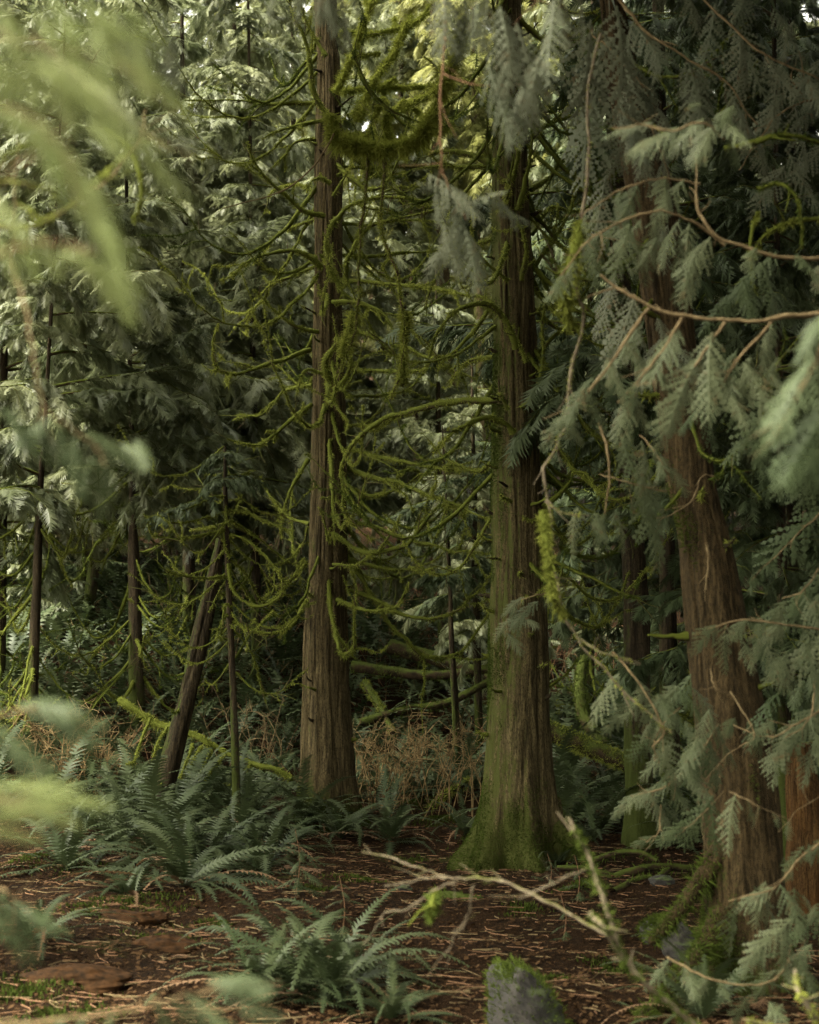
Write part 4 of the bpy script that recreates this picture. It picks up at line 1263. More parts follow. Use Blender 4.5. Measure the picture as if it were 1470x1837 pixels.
def rock(label, px, py, size, Y=None, seed=0, moss=0):
    p = on_ground(px, py) if Y is None else at(px, py, Y)
    p[2] = gz(p[0], p[1])
    n, m = 64, 44
    th = np.linspace(0, PI, m); ph = np.arange(n) / n * 2 * PI
    Ph, Th = np.meshgrid(ph, th)
    r = 1 + .35 * (vnoise(Ph / (2 * PI) * 5, Th * 1.6, seed, 5) - .5) + .20 * (vnoise(Ph / (2 * PI) * 10, Th * 4, seed + 1, 10) - .5) + .09 * (vnoise(Ph / (2 * PI) * 28, Th * 10, seed + 2, 28) - .5)
    RR = np.random.default_rng(seed + 40)
    dirs = np.stack([np.sin(Th) * np.cos(Ph), np.sin(Th) * np.sin(Ph), np.cos(Th)], -1)
    for q_ in range(6):
        nn = RR.normal(size=3); nn[2] = abs(nn[2]) * .7; nn /= np.linalg.norm(nn)
        dd = dirs @ nn
        r = np.where(dd > .15, np.minimum(r, (.90 + .12 * RR.random()) / np.maximum(dd, .15)), r)
    r = r + .05 * (vnoise(Ph / (2 * PI) * 20, Th * 8, seed + 3, 20) - .5)
    V = np.stack([np.sin(Th) * np.cos(Ph) * r * size[0], np.sin(Th) * np.sin(Ph) * r * size[1], np.cos(Th) * r * size[2]], -1).reshape(-1, 3)
    i = np.arange(m - 1)[:, None] * n; j = np.arange(n)[None]; j2 = (j + 1) % n
    q = np.stack([i + j, i + n + j, i + n + j2, i + j2], -1).reshape(-1, 4)
    V[:, 0] -= .3 * V[:, 2]
    g = Geo(); g.add(V, q)
    o = tag(g.build("boulder", M_ROCK), label, "rock")
    o.location = p + np.array([0, 0, size[2] * .25])
    if moss:
        R = np.random.default_rng(seed)
        k = int(3000 * moss)
        idx = R.integers(0, len(V), k)
        keep = V[idx][:, 2] > -.2 * size[2]
        b = V[idx][keep] * (1 + .02 * R.random((keep.sum(), 1))) + (R.random((keep.sum(), 3)) - .5) * .06
        b = b / (np.linalg.norm(b / np.array(size), axis=1)[:, None]) * np.linalg.norm(V[idx][keep] / np.array(size), axis=1)[:, None]
        d = b / np.linalg.norm(b, axis=1)[:, None] + (R.random(b.shape) - .5)
        s = np.cross(d, R.random(b.shape) - .5); s /= np.linalg.norm(s, axis=1)[:, None]
        W = np.stack([b - s * .004, b + s * .004, b + d * .022], 1).reshape(-1, 3)
        gm = Geo(); gm.add(W, np.arange(len(W)).reshape(-1, 3), 0, False)
        mo = gm.build("moss", M_MOSS_DARK, o); mo["kind"] = "stuff"
    return o


rock("grey boulder with patches of moss at the bottom edge, right of the front fern", 950, 1862, (.17, .26, .235), seed=3, moss=.9)
rock("moss-covered boulder beside the leaning cedar's left root", 1195, 1690, (.13, .14, .10), seed=5, moss=1)
rock("small flat grey stone between the roots and the leaning cedar", 1190, 1588, (.085, .07, .05), seed=7)
rock("dark boulder tucked below the moss-covered one at the leaning cedar's foot", 1228, 1725, (.10, .12, .16), seed=13)
rock("small pale stone in the clearing by the broken lichen twig", 728, 1598, (.05, .05, .03), seed=17)

for k, (px, py, sz, lab) in enumerate([(215, 1655, (.22, .12, .07), "crumbling dark rotten wood lump in the litter below the big fern clump"), (300, 1700, (.20, .14, .08), "dark hump of rotten wood left of the front fern's tall fronds"), (270, 1650, (.12, .10, .05), "small rotten wood lump between the moss and the fern clump"), (130, 1760, (.25, .18, .07), "low rotten wood hump near the bottom left corner")]):
    o = rock(lab, px, py, sz, seed=60 + k); o.name = "rotten_wood"; o["category"] = "rotten wood"
    o.material_slots[0].link = 'OBJECT'; o.material_slots[0].material = M_ROT; o.location[2] -= sz[2] * .45

# ------------------------------------------------------------------ ferns
for k, (px, py, size, n, lab) in enumerate([
    (330, 1500, .85, 22, "large sword fern in front of the snag's foot, biggest of the left clump"),
    (215, 1530, .72, 16, "sword fern at the left end of the big left clump"),
    (420, 1530, .70, 16, "sword fern at the right end of the big left clump, reaching the left cedar"),
    (330, 1590, .66, 14, "low sword fern in front of the big left clump, fronds spread over the litter"),
    (548, 1490, .70, 16, "sword fern growing against the left cedar's foot"),
    (610, 1505, .55, 12, "smaller sword fern on the right of the left cedar's foot"),
    (700, 1510, .58, 14, "low dark sword fern alone right of the left cedar"),
    (545, 1780, .66, 15, "front sword fern at the bottom with tall arching fronds"),
    (640, 1760, .50, 12, "flat spreading fern right behind the front sword fern"),
    (700, 1832, .34, 12, "small bushy green fern at the bottom edge, right of the front fern"),
    (60, 1690, .42, 9, "dark small fern at the left edge above the blurred sprays"),
    (230, 1610, .40, 9, "small fern on the moss in front of the left clump"),
    (830, 1500, .42, 10, "low fern left of the thick cedar's mossy roots"),
    (1000, 1550, .28, 9, "small fern at the thick cedar's right roots"),
    (500, 1530, .50, 12, "fern between the left clump and the left cedar"),
    (150, 1480, .65, 14, "fern at the back of the left clump beside the dry stems"),
    (270, 1470, .85, 18, "tall sword fern at the back of the big left clump, arching before the snag"),
    (380, 1480, .80, 18, "broad sword fern between the snag's foot and the sapling"),
    (470, 1570, .55, 12, "fern at the clump's right front, its fronds lying over bare soil"),
    (120, 1560, .55, 12, "fern at the clump's far left beside the moss patch"),
    (470, 1800, .50, 12, "low dark fern at the bottom, left of the front fern"),
    (290, 1540, .80, 16, "sword fern in the middle of the big left clump, fronds arching both ways"),
    (370, 1560, .75, 16, "sword fern right of the clump's middle, arching towards the left cedar"),
    (440, 1500, .70, 14, "fern close in front of the slim sapling's foot"),
    (240, 1480, .75, 14, "fern behind the clump's middle, left of the snag's foot"),
    (590, 1800, .60, 14, "broad fern at the bottom beside the front sword fern, fronds reaching right"),
    (1260, 1830, .45, 10, "dark fern at the bottom edge in front of the leaning cedar"),
]):
    fern(on_ground(px, py), size * (1.42 if px < 520 and py < 1600 else 1.15 if py > 1700 else 1.35), int(n * 1.7), lab, dry=4 if size > .6 else 2, seed=800 + k)

RF = np.random.default_rng(33)
def slope_ferns(n, xr, yr, label, group, seed, parts=True):
    R = np.random.default_rng(seed)
    done = []
    for k in range(n * 6):
        if len(done) >= n: break
        y = yr[0] + (yr[1] - yr[0]) * R.random() ** 1.2
        x = (xr[0] + (xr[1] - xr[0]) * R.random()) * y / F
        if any((x - a) ** 2 + (y - b) ** 2 < .22 for a, b in done): continue
        if abs(x - base1[0]) < .5 and abs(y - base1[1]) < .5 or abs(x - base2[0]) < .6 and abs(y - base2[1]) < .6: continue
        done.append((x, y))
        p = (x, y, gz(x, y))
        s = .75 + .5 * R.random()
        if parts and y < 19:
            fern(p, s, 11, label, group, seed=seed * 100 + k)
        else:
            t = thing("sword_fern", label, "fern", p, group)
            o = link("fern_fronds", FAR_FERNS[R.integers(0, 5)], t)
            o.scale = (s * 1.05,) * 3; o.rotation_euler = (-.12, 0, R.random() * 6)


slope_ferns(150, (-760, -210), (15.8, 30), "one of the many dark sword ferns covering the slope left of the brown central cedar", "sword ferns on the left slope", 41)
slope_ferns(44, (-120, 150), (17.2, 28), "one of the sword ferns on the slope seen between the two main cedars", "sword ferns on the middle slope", 42)
slope_ferns(40, (255, 480), (14.9, 24), "one of the pale sword ferns on the slope right of the thick mossy cedar", "sword ferns on the right slope", 43)
slope_ferns(22, (480, 800), (13.0, 24), "one of the shaded sword ferns behind the leaning cedar on the right", "sword ferns in the right shade", 44)

# ------------------------------------------------------------------ bare shrubs with dry stems
def bare_shrub(label, px, py, spread, height, n, seed, mat=None, group=None):
    R = np.random.default_rng(seed)
    p = on_ground(px, py)
    t = thing("bare_shrub", label, "shrub", p, group)
    for k in range(n):
        g = Geo()
        a = R.random() * 2 * PI; q = math.sqrt(R.random()) * spread
        b = np.array([math.cos(a) * q * 1.3, math.sin(a) * q, 0])
        b[2] = gz(p[0] + b[0], p[1] + b[1]) - p[2] - .02
        h = height * (.5 + .6 * R.random())
        d = np.array([(R.random() - .5) * 1.1, (R.random() - .5) * .8, 1.0])
        P = smooth([b, b + d * h * .5 + (R.random(3) - .5) * .1, b + d * h * .85 + (R.random(3) - .5) * .22, b + d * h + np.array([(R.random() - .5) * .4, 0, -.1 * R.random()])], 8)
        tube(g, P, np.linspace(.006, .002, len(P)), 4, 0, cap=False)
        for j in range(7):
            s = P[2 + R.integers(0, 6)]
            e = np.array([R.random() - .5, R.random() - .5, (R.random() - .15) * .8]); e *= (.10 + .2 * R.random()) * h / np.linalg.norm(e)
            Q = smooth([s, s + e * .5 + (R.random(3) - .5) * .02, s + e], 4)
            tube(g, Q, np.linspace(.0035, .0015, len(Q)), 3, 0, cap=False)
        g.build("stem", mat or M_DRY, t)


bare_shrub("dry straw-coloured bare shrub between the two main cedars", 780, 1450, .70, .85, 70, 1)
bare_shrub("second dry bare shrub at the left cedar's right side", 700, 1430, .40, .75, 26, 2)
bare_shrub("dry tan bare shrub at the left edge above the fern clump", 60, 1410, .7, .8, 55, 3)
bare_shrub("thin grey bare shrub right beside the leaning snag", 150, 1400, .45, .6, 18, 4)
bare_shrub("bare twiggy shrub leaning from the slim sapling to the left cedar", 480, 1400, .45, .8, 16, 5, M_TWIG)
bare_shrub("reddish dead bracken thicket high on the slope between the main cedars", 730, 1130, 1.1, .9, 46, 6, M_TWIG_RED)
bare_shrub("reddish dead stems left of the thick cedar's trunk on the slope", 840, 1120, .8, .9, 24, 7, M_TWIG_RED)
bare_shrub("pale bare saplings on the slope left of the brown central cedar", 470, 1200, .9, 1.4, 14, 8, M_TWIG)
bare_shrub("bare brush right of the thick mossy cedar", 1040, 1240, .6, .9, 20, 9, M_TWIG_RED)

# ------------------------------------------------------------------ small seedlings
def seedling(label, px, py, h, n, kind="dark", seed=0):
    R = np.random.default_rng(seed)
    p = on_ground(px, py)
    t = thing("cedar_seedling", label, "seedling", p)
    g = Geo(); P = smooth([(0, 0, -.02), (.02, 0, h * .5), (-.01, 0, h)], 8)
    tube(g, P, np.linspace(.005, .002, 9), 5); g.build("stem", M_TWIG_RED, t)
    for k in range(n):
        s = .15 + .85 * k / n
        a = np.array([math.cos(k * 2.4), math.sin(k * 2.4), .1 - .5 * R.random()])
        M = basis(a, np.array([0, 0, 1.0]) + (R.random(3) - .5) * .6)
        l = h * (.55 - .35 * s) * (.8 + .4 * R.random())
        o = link("spray", random.choice(SPRAYS[kind]), t)
        M[:3, :3] *= l; M[:3, 3] = P[int(s * 8)]
        o.matrix_basis = Matrix(M.tolist())


seedling("dark young cedar seedling in front of the left cedar's fern", 532, 1600, .38, 16, seed=1)
seedling("low cedar seedling with grey sprays at the thick cedar's right foot", 985, 1590, .22, 12, "near", 2)
seedling("spindly seedling right of the thick cedar, above the clearing", 1035, 1620, .30, 10, "dark", 3)
seedling("spindly dark seedling left of the lichen branch in the clearing", 1010, 1690, .26, 10, "dark", 4)
seedling("upright dark fern-like seedling behind the front fern", 612, 1690, .34, 14, "dark", 5)

# ------------------------------------------------------------------ near branches hanging into the view
def near_branch(label, stems, sprays, Y, kind="near", r_px=3.0, mat=None, Y1=None, moss=0, seed=0, cat="branch", name="cedar_branch", auto=(), mossm=None, hair=1.0):
    """stems: pixel paths; sprays: (x0,y0,x1,y1); auto: (path, t0, t1, count, length px, angle from straight down, spread)."""
    R = np.random.default_rng(seed + 5000)
    Y1 = Y if Y1 is None else Y1
    mid = stems[0][len(stems[0]) // 2] if stems else sprays[0][:2]
    t = thing(name, label, cat, at(mid[0], mid[1], Y))
    org = np.array(t.location)
    for k, pts in enumerate(stems):
        rr = (r_px * .85 if k == 0 else r_px * .6) / F * Y
        branch(t, path(pts, Y, Y1, bow=-.04 * Y * .3), rr, rr * .5, moss, 0, mat=mat or M_TWIG, name="stem" if k == 0 else "twig", mossm=mossm, sides=6, lump=.10, hair=hair)
    al = list(sprays)
    for pts, t0, t1, cnt, ln, ang, spr in auto:
        P = np.array(pts, float); s = np.r_[0, np.cumsum(np.hypot(*np.diff(P, axis=0).T))]; s /= s[-1]
        cnt = max(3, int(cnt * (.40 if kind == 'near' else .26 if kind == 'grey' else .26)))
        for k in range(cnt):
            u = t0 + (t1 - t0) * (k + .7 * R.random()) / cnt
            x, y = np.interp(u, s, P[:, 0]), np.interp(u, s, P[:, 1])
            a = math.radians(ang + (1 if k % 2 else -1) * spr * (.6 + .8 * R.random()))
            l = ln * (.5 + .9 * R.random()) * (1.2 - .5 * u)
            l *= .92; al.append((x, y, x + math.sin(a) * l, y + math.cos(a) * l))
    for (x0, y0, x1, y1) in al:
        ya = Y + (R.random() - .5) * .02 * Y
        A, B = at(x0, y0, ya), at(x1, y1, ya - .035 * Y * (R.random() - .35))
        ax = B - A; l = np.linalg.norm(ax)
        nrm = np.array([(R.random() - .5) * .9, -.75, .35 + .5 * R.random()])
        M = basis(ax, nrm); M[:3, :3] *= l; M[:3, 3] = A - org
        o = link("spray", SPRAYS[kind][R.integers(0, len(SPRAYS[kind]))], t)
        o.matrix_basis = Matrix(M.tolist())
    return t


# upper left, very close and out of focus
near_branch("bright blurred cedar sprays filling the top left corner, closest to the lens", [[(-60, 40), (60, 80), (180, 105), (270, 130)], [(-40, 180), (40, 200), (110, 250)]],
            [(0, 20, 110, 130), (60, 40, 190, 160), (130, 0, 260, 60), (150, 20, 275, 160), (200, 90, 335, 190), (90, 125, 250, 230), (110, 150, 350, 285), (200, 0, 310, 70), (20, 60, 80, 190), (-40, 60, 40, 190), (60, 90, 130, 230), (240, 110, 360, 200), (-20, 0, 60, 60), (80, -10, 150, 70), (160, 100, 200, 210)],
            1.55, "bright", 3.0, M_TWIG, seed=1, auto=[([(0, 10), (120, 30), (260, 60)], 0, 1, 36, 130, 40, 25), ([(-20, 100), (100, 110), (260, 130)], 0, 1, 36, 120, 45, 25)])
near_branch("long drooping blurred spray curving down the left side", [[(-60, 180), (20, 195), (90, 240), (150, 310), (190, 400)]],
            [(-20, 190, 110, 260), (40, 205, 150, 330), (100, 250, 190, 400), (150, 320, 215, 480), (180, 390, 250, 560), (-40, 170, 60, 230), (60, 230, 130, 330), (130, 320, 170, 420)], 1.5, "bright", 3.0, M_TWIG, seed=2)
near_branch("grey-green blurred sprays in front of mossy twigs at the left edge", [[(-40, 470), (40, 440), (100, 440), (165, 450)], [(0, 330), (60, 270), (120, 230)]],
            [(20, 400, 70, 500), (-20, 420, 40, 500), (95, 465, 150, 440), (100, 450, 215, 500), (140, 445, 265, 560), (60, 420, 110, 500), (150, 470, 230, 560), (150, 220, 240, 290), (-20, 330, 50, 420)], 1.7, "bright", 3.5, M_TWIG_RED, seed=3)
near_branch("second blurred branch in the upper left, deeper in", [[(60, 60), (200, 190), (290, 260), (350, 290)]], [], 2.2, "grey", 3, M_TWIG, seed=4,
            auto=[([(60, 60), (200, 170), (290, 230), (370, 280)], 0, 1, 16, 110, 40, 25), ([(200, 20), (300, 60), (340, 120)], 0, 1, 10, 100, 30, 25)])
near_branch("thin curved brown twig hanging at the left with grey blurred sprays", [[(20, 470), (45, 560), (65, 650), (90, 735), (160, 785), (195, 830)]],
            [(0, 735, 70, 800), (90, 745, 15, 800), (60, 750, 120, 830), (130, 780, 160, 880), (190, 800, 200, 925), (215, 797, 262, 806), (240, 790, 265, 830), (170, 820, 140, 900), (100, 770, 130, 850), (150, 780, 260, 820), (30, 760, 60, 830)], 2.6, "dark", 3.4, M_TWIG, seed=5)
near_branch("mossy brown twigs at the left edge under the blurred sprays", [[(-30, 410), (60, 405), (125, 370), (180, 320), (235, 265)], [(-20, 320), (40, 330), (90, 345), (110, 365)], [(-20, 330), (15, 280), (60, 255)], [(30, 360), (60, 385), (80, 395)]],
            [], 3.2, "near", 6, M_WOOD, moss=.5, seed=6, hair=.5)
near_branch("pale tan twigs crossing under the blurred left sprays", [[(150, 345), (200, 320), (250, 250), (262, 200)], [(20, 480), (28, 380), (34, 250)]], [], 4.0, "near", 3, M_TWIG, seed=7)
near_branch("mossy hooked twig end hanging in the upper left", [[(190, 230), (235, 270), (250, 320), (248, 370), (235, 395)]], [], 4.5, "near", 6, M_WOOD_MOSSY, moss=.7, seed=8, hair=.5)

# lower left
near_branch("pale green blurred sprays at the left edge, just above the fern clump", [[(-60, 1440), (20, 1430), (80, 1420)]],
            [(-20, 1420, 180, 1405), (-20, 1445, 150, 1465), (-30, 1480, 85, 1505), (-20, 1460, 120, 1440), (-30, 1410, 60, 1450), (20, 1430, 140, 1430)], 1.8, "bright", 3, M_TWIG, seed=9)
near_branch("blurred green cedar tip at the left edge over the dry shrub", [[(-30, 1292), (40, 1275), (95, 1268)]],
            [(50, 1268, 195, 1292), (60, 1275, 170, 1320), (-20, 1300, 110, 1385), (30, 1270, 130, 1258), (-20, 1320, 60, 1370)], 2.6, "dark", 3, M_TWIG, seed=10)
near_branch("blue-green blurred sprays hanging at the lower left edge", [[(-40, 1590), (10, 1600), (50, 1630)]],
            [(0, 1600, 70, 1725), (40, 1650, 130, 1668), (-30, 1600, 30, 1680), (20, 1620, 100, 1650)], 3.2, "dark", 3, M_TWIG, seed=11)
near_branch("drooping branch along the bottom left edge with green sprays at its tip", [[(-30, 1836), (100, 1830), (250, 1808), (340, 1784), (395, 1762)]],
            [(380, 1768, 490, 1802), (370, 1766, 455, 1745), (330, 1790, 425, 1850), (280, 1800, 320, 1860), (200, 1812, 180, 1870), (120, 1822, 70, 1870), (400, 1762, 480, 1765), (300, 1795, 380, 1840), (150, 1820, 130, 1870), (50, 1826, 10, 1860)], 2.8, "dark", 3.4, M_TWIG, seed=12)

# long mossy vine-like twig in front of the thick cedar
near_branch("long thin mossy twig hanging in front of the thick cedar's right side", [[(1078, 60), (1068, 180), (1062, 330), (1048, 470), (1040, 560), (1022, 680), (1005, 790), (980, 880), (976, 960), (992, 1050), (1035, 1140), (1095, 1230), (1190, 1312)],
            [(1040, 1145), (1080, 1170), (1150, 1190)], [(980, 900), (1010, 920), (1060, 925)]], [], 6.2, "near", 4.0, M_TWIG_LICHEN, moss=.35, seed=13, hair=.5, name="hanging_twig")
for k, (pts, r) in enumerate([([(1046, 400), (1030, 470), (1015, 530), (1030, 590)], 16), ([(975, 920), (978, 980), (990, 1060), (1010, 1110)], 9)]):
    near_branch(["thick mossy clump on the long hanging twig, high up", "mossy clump on the long hanging twig, lower down"][k], [pts], [], 6.15, "near", r, M_WOOD_MOSSY, moss=2.5, seed=14 + k, hair=1.0, name="moss_clump", mossm=M_MOSS, cat="moss")

# mossy U-shaped limb with hanging moss strings
u = near_branch("thick U-shaped mossy limb hung with moss strings across the left cedar's upper trunk", [[(596, 205), (606, 245), (640, 262), (690, 272), (735, 262), (768, 225), (790, 170), (812, 100), (830, 40)]], [], 12.5, "near", 13, M_MOSS_BRIGHT, moss=6.0, seed=16, hair=1.9, name="mossy_limb", mossm=M_MOSS_BRIGHT, cat="limb")
org = np.array(u.location)
for pts, r in [([(662, 275), (655, 360), (648, 450), (640, 560), (628, 620), (605, 680)], 3.0), ([(690, 278), (684, 350), (690, 430), (716, 500), (728, 600), (722, 660), (700, 720)], 3.0), ([(600, 240), (560, 300), (500, 345), (400, 372)], 1.8)]:
    thin = r < 2
    branch(u, path(pts, 12.4, 12.3), r / F * 12, r / F * 7, 0 if thin else 1.6, 0, mat=M_TWIG if thin else M_WOOD, name="string", hair=1.4)
for pts in [[(728, 560), (726, 620), (722, 690)], [(636, 560), (625, 600), (612, 640)]]:
    branch(u, path(pts, 12.38, 12.32), 7 / F * 12, 4 / F * 12, 3.5, 0, mat=M_WOOD_MOSSY, name="string", hair=2.2)

# lichen branch rising from the bottom right into the clearing
lb = near_branch("knobbly mossy branch slanting up from the bottom right over the clearing", [[(1260, 1850), (1205, 1800), (1150, 1745), (1115, 1700), (1095, 1640), (1065, 1560), (1040, 1500), (1018, 1460)]], [], 4.6, "near", 7.5, M_TWIG_LICHEN, moss=1.4, seed=18, hair=.9, name="lichen_branch", mossm=M_MOSS_DARK)
near_branch("pale lichen-spotted bare twig reaching left across the clearing", [[(1105, 1690), (1030, 1648), (930, 1602), (880, 1585), (815, 1583), (760, 1563), (720, 1545), (650, 1525)], [(820, 1583), (780, 1590), (720, 1630), (680, 1650), (655, 1700)], [(850, 1588), (835, 1630), (810, 1680), (795, 1730)], [(800, 1575), (760, 1580), (690, 1590)], [(840, 1640), (825, 1665)]], [], 4.7, "near", 3.2, M_TWIG_LICHEN, seed=19, name="lichen_twig", Y1=5.2)
near_branch("short bare twig joining the mossy lichen branch from the left, above the longer one", [[(1060, 1556), (1000, 1580), (930, 1612)]], [], 4.6, "near", 2.6, M_TWIG_LICHEN, seed=20, name="lichen_twig")
near_branch("clump of yellow moss hanging from the pale lichen twig", [[(780, 1600), (776, 1630), (770, 1650)]], [], 4.8, "near", 9, M_WOOD_MOSSY, moss=2, seed=21, hair=.8, name="moss_clump", mossm=M_MOSS_DARK, cat="moss")
near_branch("mossy stub leaning beside the bottom right lichen branch", [[(1060, 1640), (1085, 1665), (1110, 1700)]], [], 4.55, "near", 7, M_TWIG_LICHEN, moss=1.2, seed=22, hair=.6, name="lichen_branch", mossm=M_MOSS_DARK)

# the right-hand curtain of sprays
C = dict
near_branch("tan forked branch at the right with feathery sprays arching to the left", [[(1490, 464), (1400, 458), (1330, 440), (1270, 408), (1250, 360), (1248, 290)], [(1300, 440), (1240, 400), (1180, 385), (1120, 400), (1060, 430), (1000, 505)]], [(1010, 490, 985, 530)], 5.8, "near", 4.6, M_TWIG, seed=30,
            auto=[([(1300, 440), (1240, 400), (1180, 385), (1120, 400), (1060, 430), (1000, 505)], .05, 1, 26, 105, -20, 16), ([(1280, 440), (1200, 420), (1120, 430)], .0, 1, 10, 100, -10, 20), ([(1490, 464), (1330, 440)], 0, 1, 6, 70, 20, 30)])
near_branch("upper feathery frond arching left across the leaning cedar", [[(1255, 330), (1190, 317), (1130, 330), (1080, 360), (1045, 395)]], [], 6.0, "near", 3, M_TWIG, seed=31,
            auto=[([(1250, 325), (1190, 317), (1130, 330), (1080, 360), (1030, 400)], .05, 1, 16, 90, -16, 14)])
near_branch("long tan branch sweeping across the right, heavy with drooping sprays", [[(1490, 562), (1380, 572), (1300, 576), (1210, 562), (1150, 540), (1082, 498)], [(1165, 552), (1110, 620), (1060, 690), (1005, 760)], [(1225, 568), (1170, 650), (1110, 720)], [(1300, 577), (1250, 650), (1200, 730)], [(1390, 572), (1330, 640), (1290, 700)]], [], 5.5, "near", 5.2, M_TWIG, seed=32,
            auto=[([(1165, 552), (1110, 620), (1060, 690), (1005, 760)], .08, 1, 20, 95, 0, 30), ([(1225, 568), (1170, 650), (1110, 740)], .08, 1, 18, 105, 8, 30), ([(1300, 577), (1250, 650), (1200, 740)], .08, 1, 18, 110, 10, 32), ([(1390, 572), (1340, 640), (1280, 720)], .05, 1, 16, 105, 12, 30), ([(1490, 562), (1400, 640), (1360, 700)], 0, 1, 12, 95, 0, 30)])
near_branch("close blurred sprays hanging at the right edge below the sweeping branch", [[(1500, 560), (1470, 640), (1430, 720), (1385, 800)]],
            [(1450, 640, 1385, 770), (1490, 700, 1420, 860), (1490, 780, 1440, 890), (1430, 720, 1370, 820), (1480, 560, 1430, 640), (1490, 560, 1450, 600)], 3.0, "dark", 3, M_TWIG, seed=33)
near_branch("slanting branch at top right with a long curtain of hanging sprays", [[(1075, -40), (1115, 10), (1170, 70), (1240, 115), (1310, 160), (1360, 230)]], [], 7.2, "grey", 3.6, M_TWIG, seed=34,
            auto=[([(1100, 0), (1160, 60), (1240, 115), (1310, 160), (1360, 220)], 0, 1, 30, 130, 12, 14), ([(1130, 30), (1220, 110), (1330, 200)], 0, 1, 16, 120, 20, 24)])
near_branch("hanging sprays veiling the leaning cedar's thin upper trunk", [[(1060, 60), (1120, 110), (1180, 190)], [(1120, 150), (1180, 260), (1200, 330)], [(1060, 420), (1150, 440), (1240, 470)]], [], 7.5, "grey", 2.4, M_TWIG, seed=63,
            auto=[([(1050, 20), (1120, 100), (1190, 200)], 0, 1, 34, 125, 8, 22), ([(1080, 160), (1150, 230), (1210, 300)], 0, 1, 30, 115, 4, 24), ([(1080, 300), (1150, 380), (1230, 420)], 0, 1, 22, 110, 0, 28), ([(1090, 480), (1170, 560), (1230, 640)], 0, 1, 24, 110, 0, 30)])
near_branch("second hanging curtain of sprays at the very top right", [[(1240, -30), (1310, 40), (1380, 100), (1480, 150)]], [], 7.6, "grey", 3, M_TWIG, seed=35,
            auto=[([(1180, -40), (1260, -10), (1320, 50), (1390, 105), (1480, 150)], 0, 1, 32, 120, 10, 18), ([(1330, -30), (1420, 30), (1480, 90)], 0, 1, 16, 110, 10, 20)])
near_branch("grey sprays with pale twigs under the top right corner", [[(1490, 165), (1410, 200), (1360, 250), (1330, 300)], [(1440, 170), (1420, 140), (1428, 110)]], [], 8.0, "grey", 2.6, M_TWIG, seed=36,
            auto=[([(1490, 160), (1410, 195), (1350, 260)], 0, 1, 18, 100, -10, 25), ([(1490, 250), (1420, 270), (1380, 330)], 0, 1, 12, 90, 0, 25), ([(1490, 90), (1440, 120), (1400, 180)], 0, 1, 12, 100, -15, 25)])
near_branch("fresh green shoots before the leaning cedar's upper trunk", [[(1300, 250), (1260, 220), (1200, 232), (1150, 222), (1095, 228)]],
            [(1170, 222, 1080, 235), (1260, 210, 1200, 262), (1230, 225, 1115, 270), (1290, 225, 1240, 285), (1300, 215, 1350, 250), (1230, 200, 1260, 180), (1310, 240, 1330, 300), (1200, 235, 1130, 262), (1320, 190, 1290, 220)], 5.0, "near", 2.6, M_TWIG, seed=37)
near_branch("mossy arching twig at the right edge under the grey sprays", [[(1300, 268), (1370, 250), (1420, 245), (1490, 262)], [(1360, 338), (1400, 330), (1425, 350), (1438, 400), (1440, 450)]], [], 6.6, "near", 7, M_WOOD_MOSSY, moss=.9, seed=38, hair=.6, mossm=M_MOSS_DARK, name="mossy_twig")
near_branch("yellowish mossy twig cluster at the right edge", [[(1490, 390), (1420, 400), (1370, 430), (1350, 470)], [(1360, 380), (1345, 440), (1350, 520)]], [], 6.9, "near", 6, M_WOOD_MOSSY, moss=1.2, seed=39, hair=.8, name="mossy_twig")
near_branch("feathery sprays hanging low beside the leaning cedar's left edge", [[(1075, 760), (1090, 830), (1085, 920)], [(1075, 850), (1130, 865), (1200, 880)], [(1150, 780), (1190, 830), (1215, 880)]], [(1070, 920, 1085, 990), (1100, 915, 1130, 990), (1150, 790, 1160, 880), (1190, 820, 1215, 860), (1120, 780, 1160, 900), (1130, 870, 1185, 960), (1170, 860, 1190, 1010)], 6.6, "near", 2.6, M_TWIG, seed=40,
            auto=[([(1130, 770), (1170, 800), (1210, 850)], 0, 1, 12, 100, 12, 18), ([(1040, 910), (1100, 925)], 0, 1, 6, 80, 5, 20)])
near_branch("low frond of grey sprays crossing the leaning cedar at the right", [[(1490, 1135), (1420, 1118), (1340, 1112), (1270, 1130)], [(1470, 1020), (1440, 1060), (1400, 1075)]], [], 7.0, "near", 2.6, M_TWIG, seed=41,
            auto=[([(1490, 1135), (1420, 1115), (1340, 1110), (1262, 1132)], 0, 1, 18, 90, -25, 25), ([(1480, 1060), (1430, 1070), (1380, 1100)], 0, 1, 10, 80, -10, 25), ([(1420, 1170), (1370, 1150), (1310, 1150)], 0, 1, 12, 85, 0, 30)])
near_branch("hanging sprays right of the leaning cedar, lower down", [[(1490, 1260), (1430, 1300), (1380, 1320), (1320, 1300)], [(1465, 1210), (1450, 1290), (1400, 1330)]], [], 7.0, "near", 2.6, M_TWIG, seed=42,
            auto=[([(1490, 1260), (1430, 1300), (1370, 1290), (1310, 1290)], 0, 1, 18, 90, -8, 28), ([(1490, 1330), (1420, 1330), (1370, 1345)], 0, 1, 10, 80, 0, 25)])
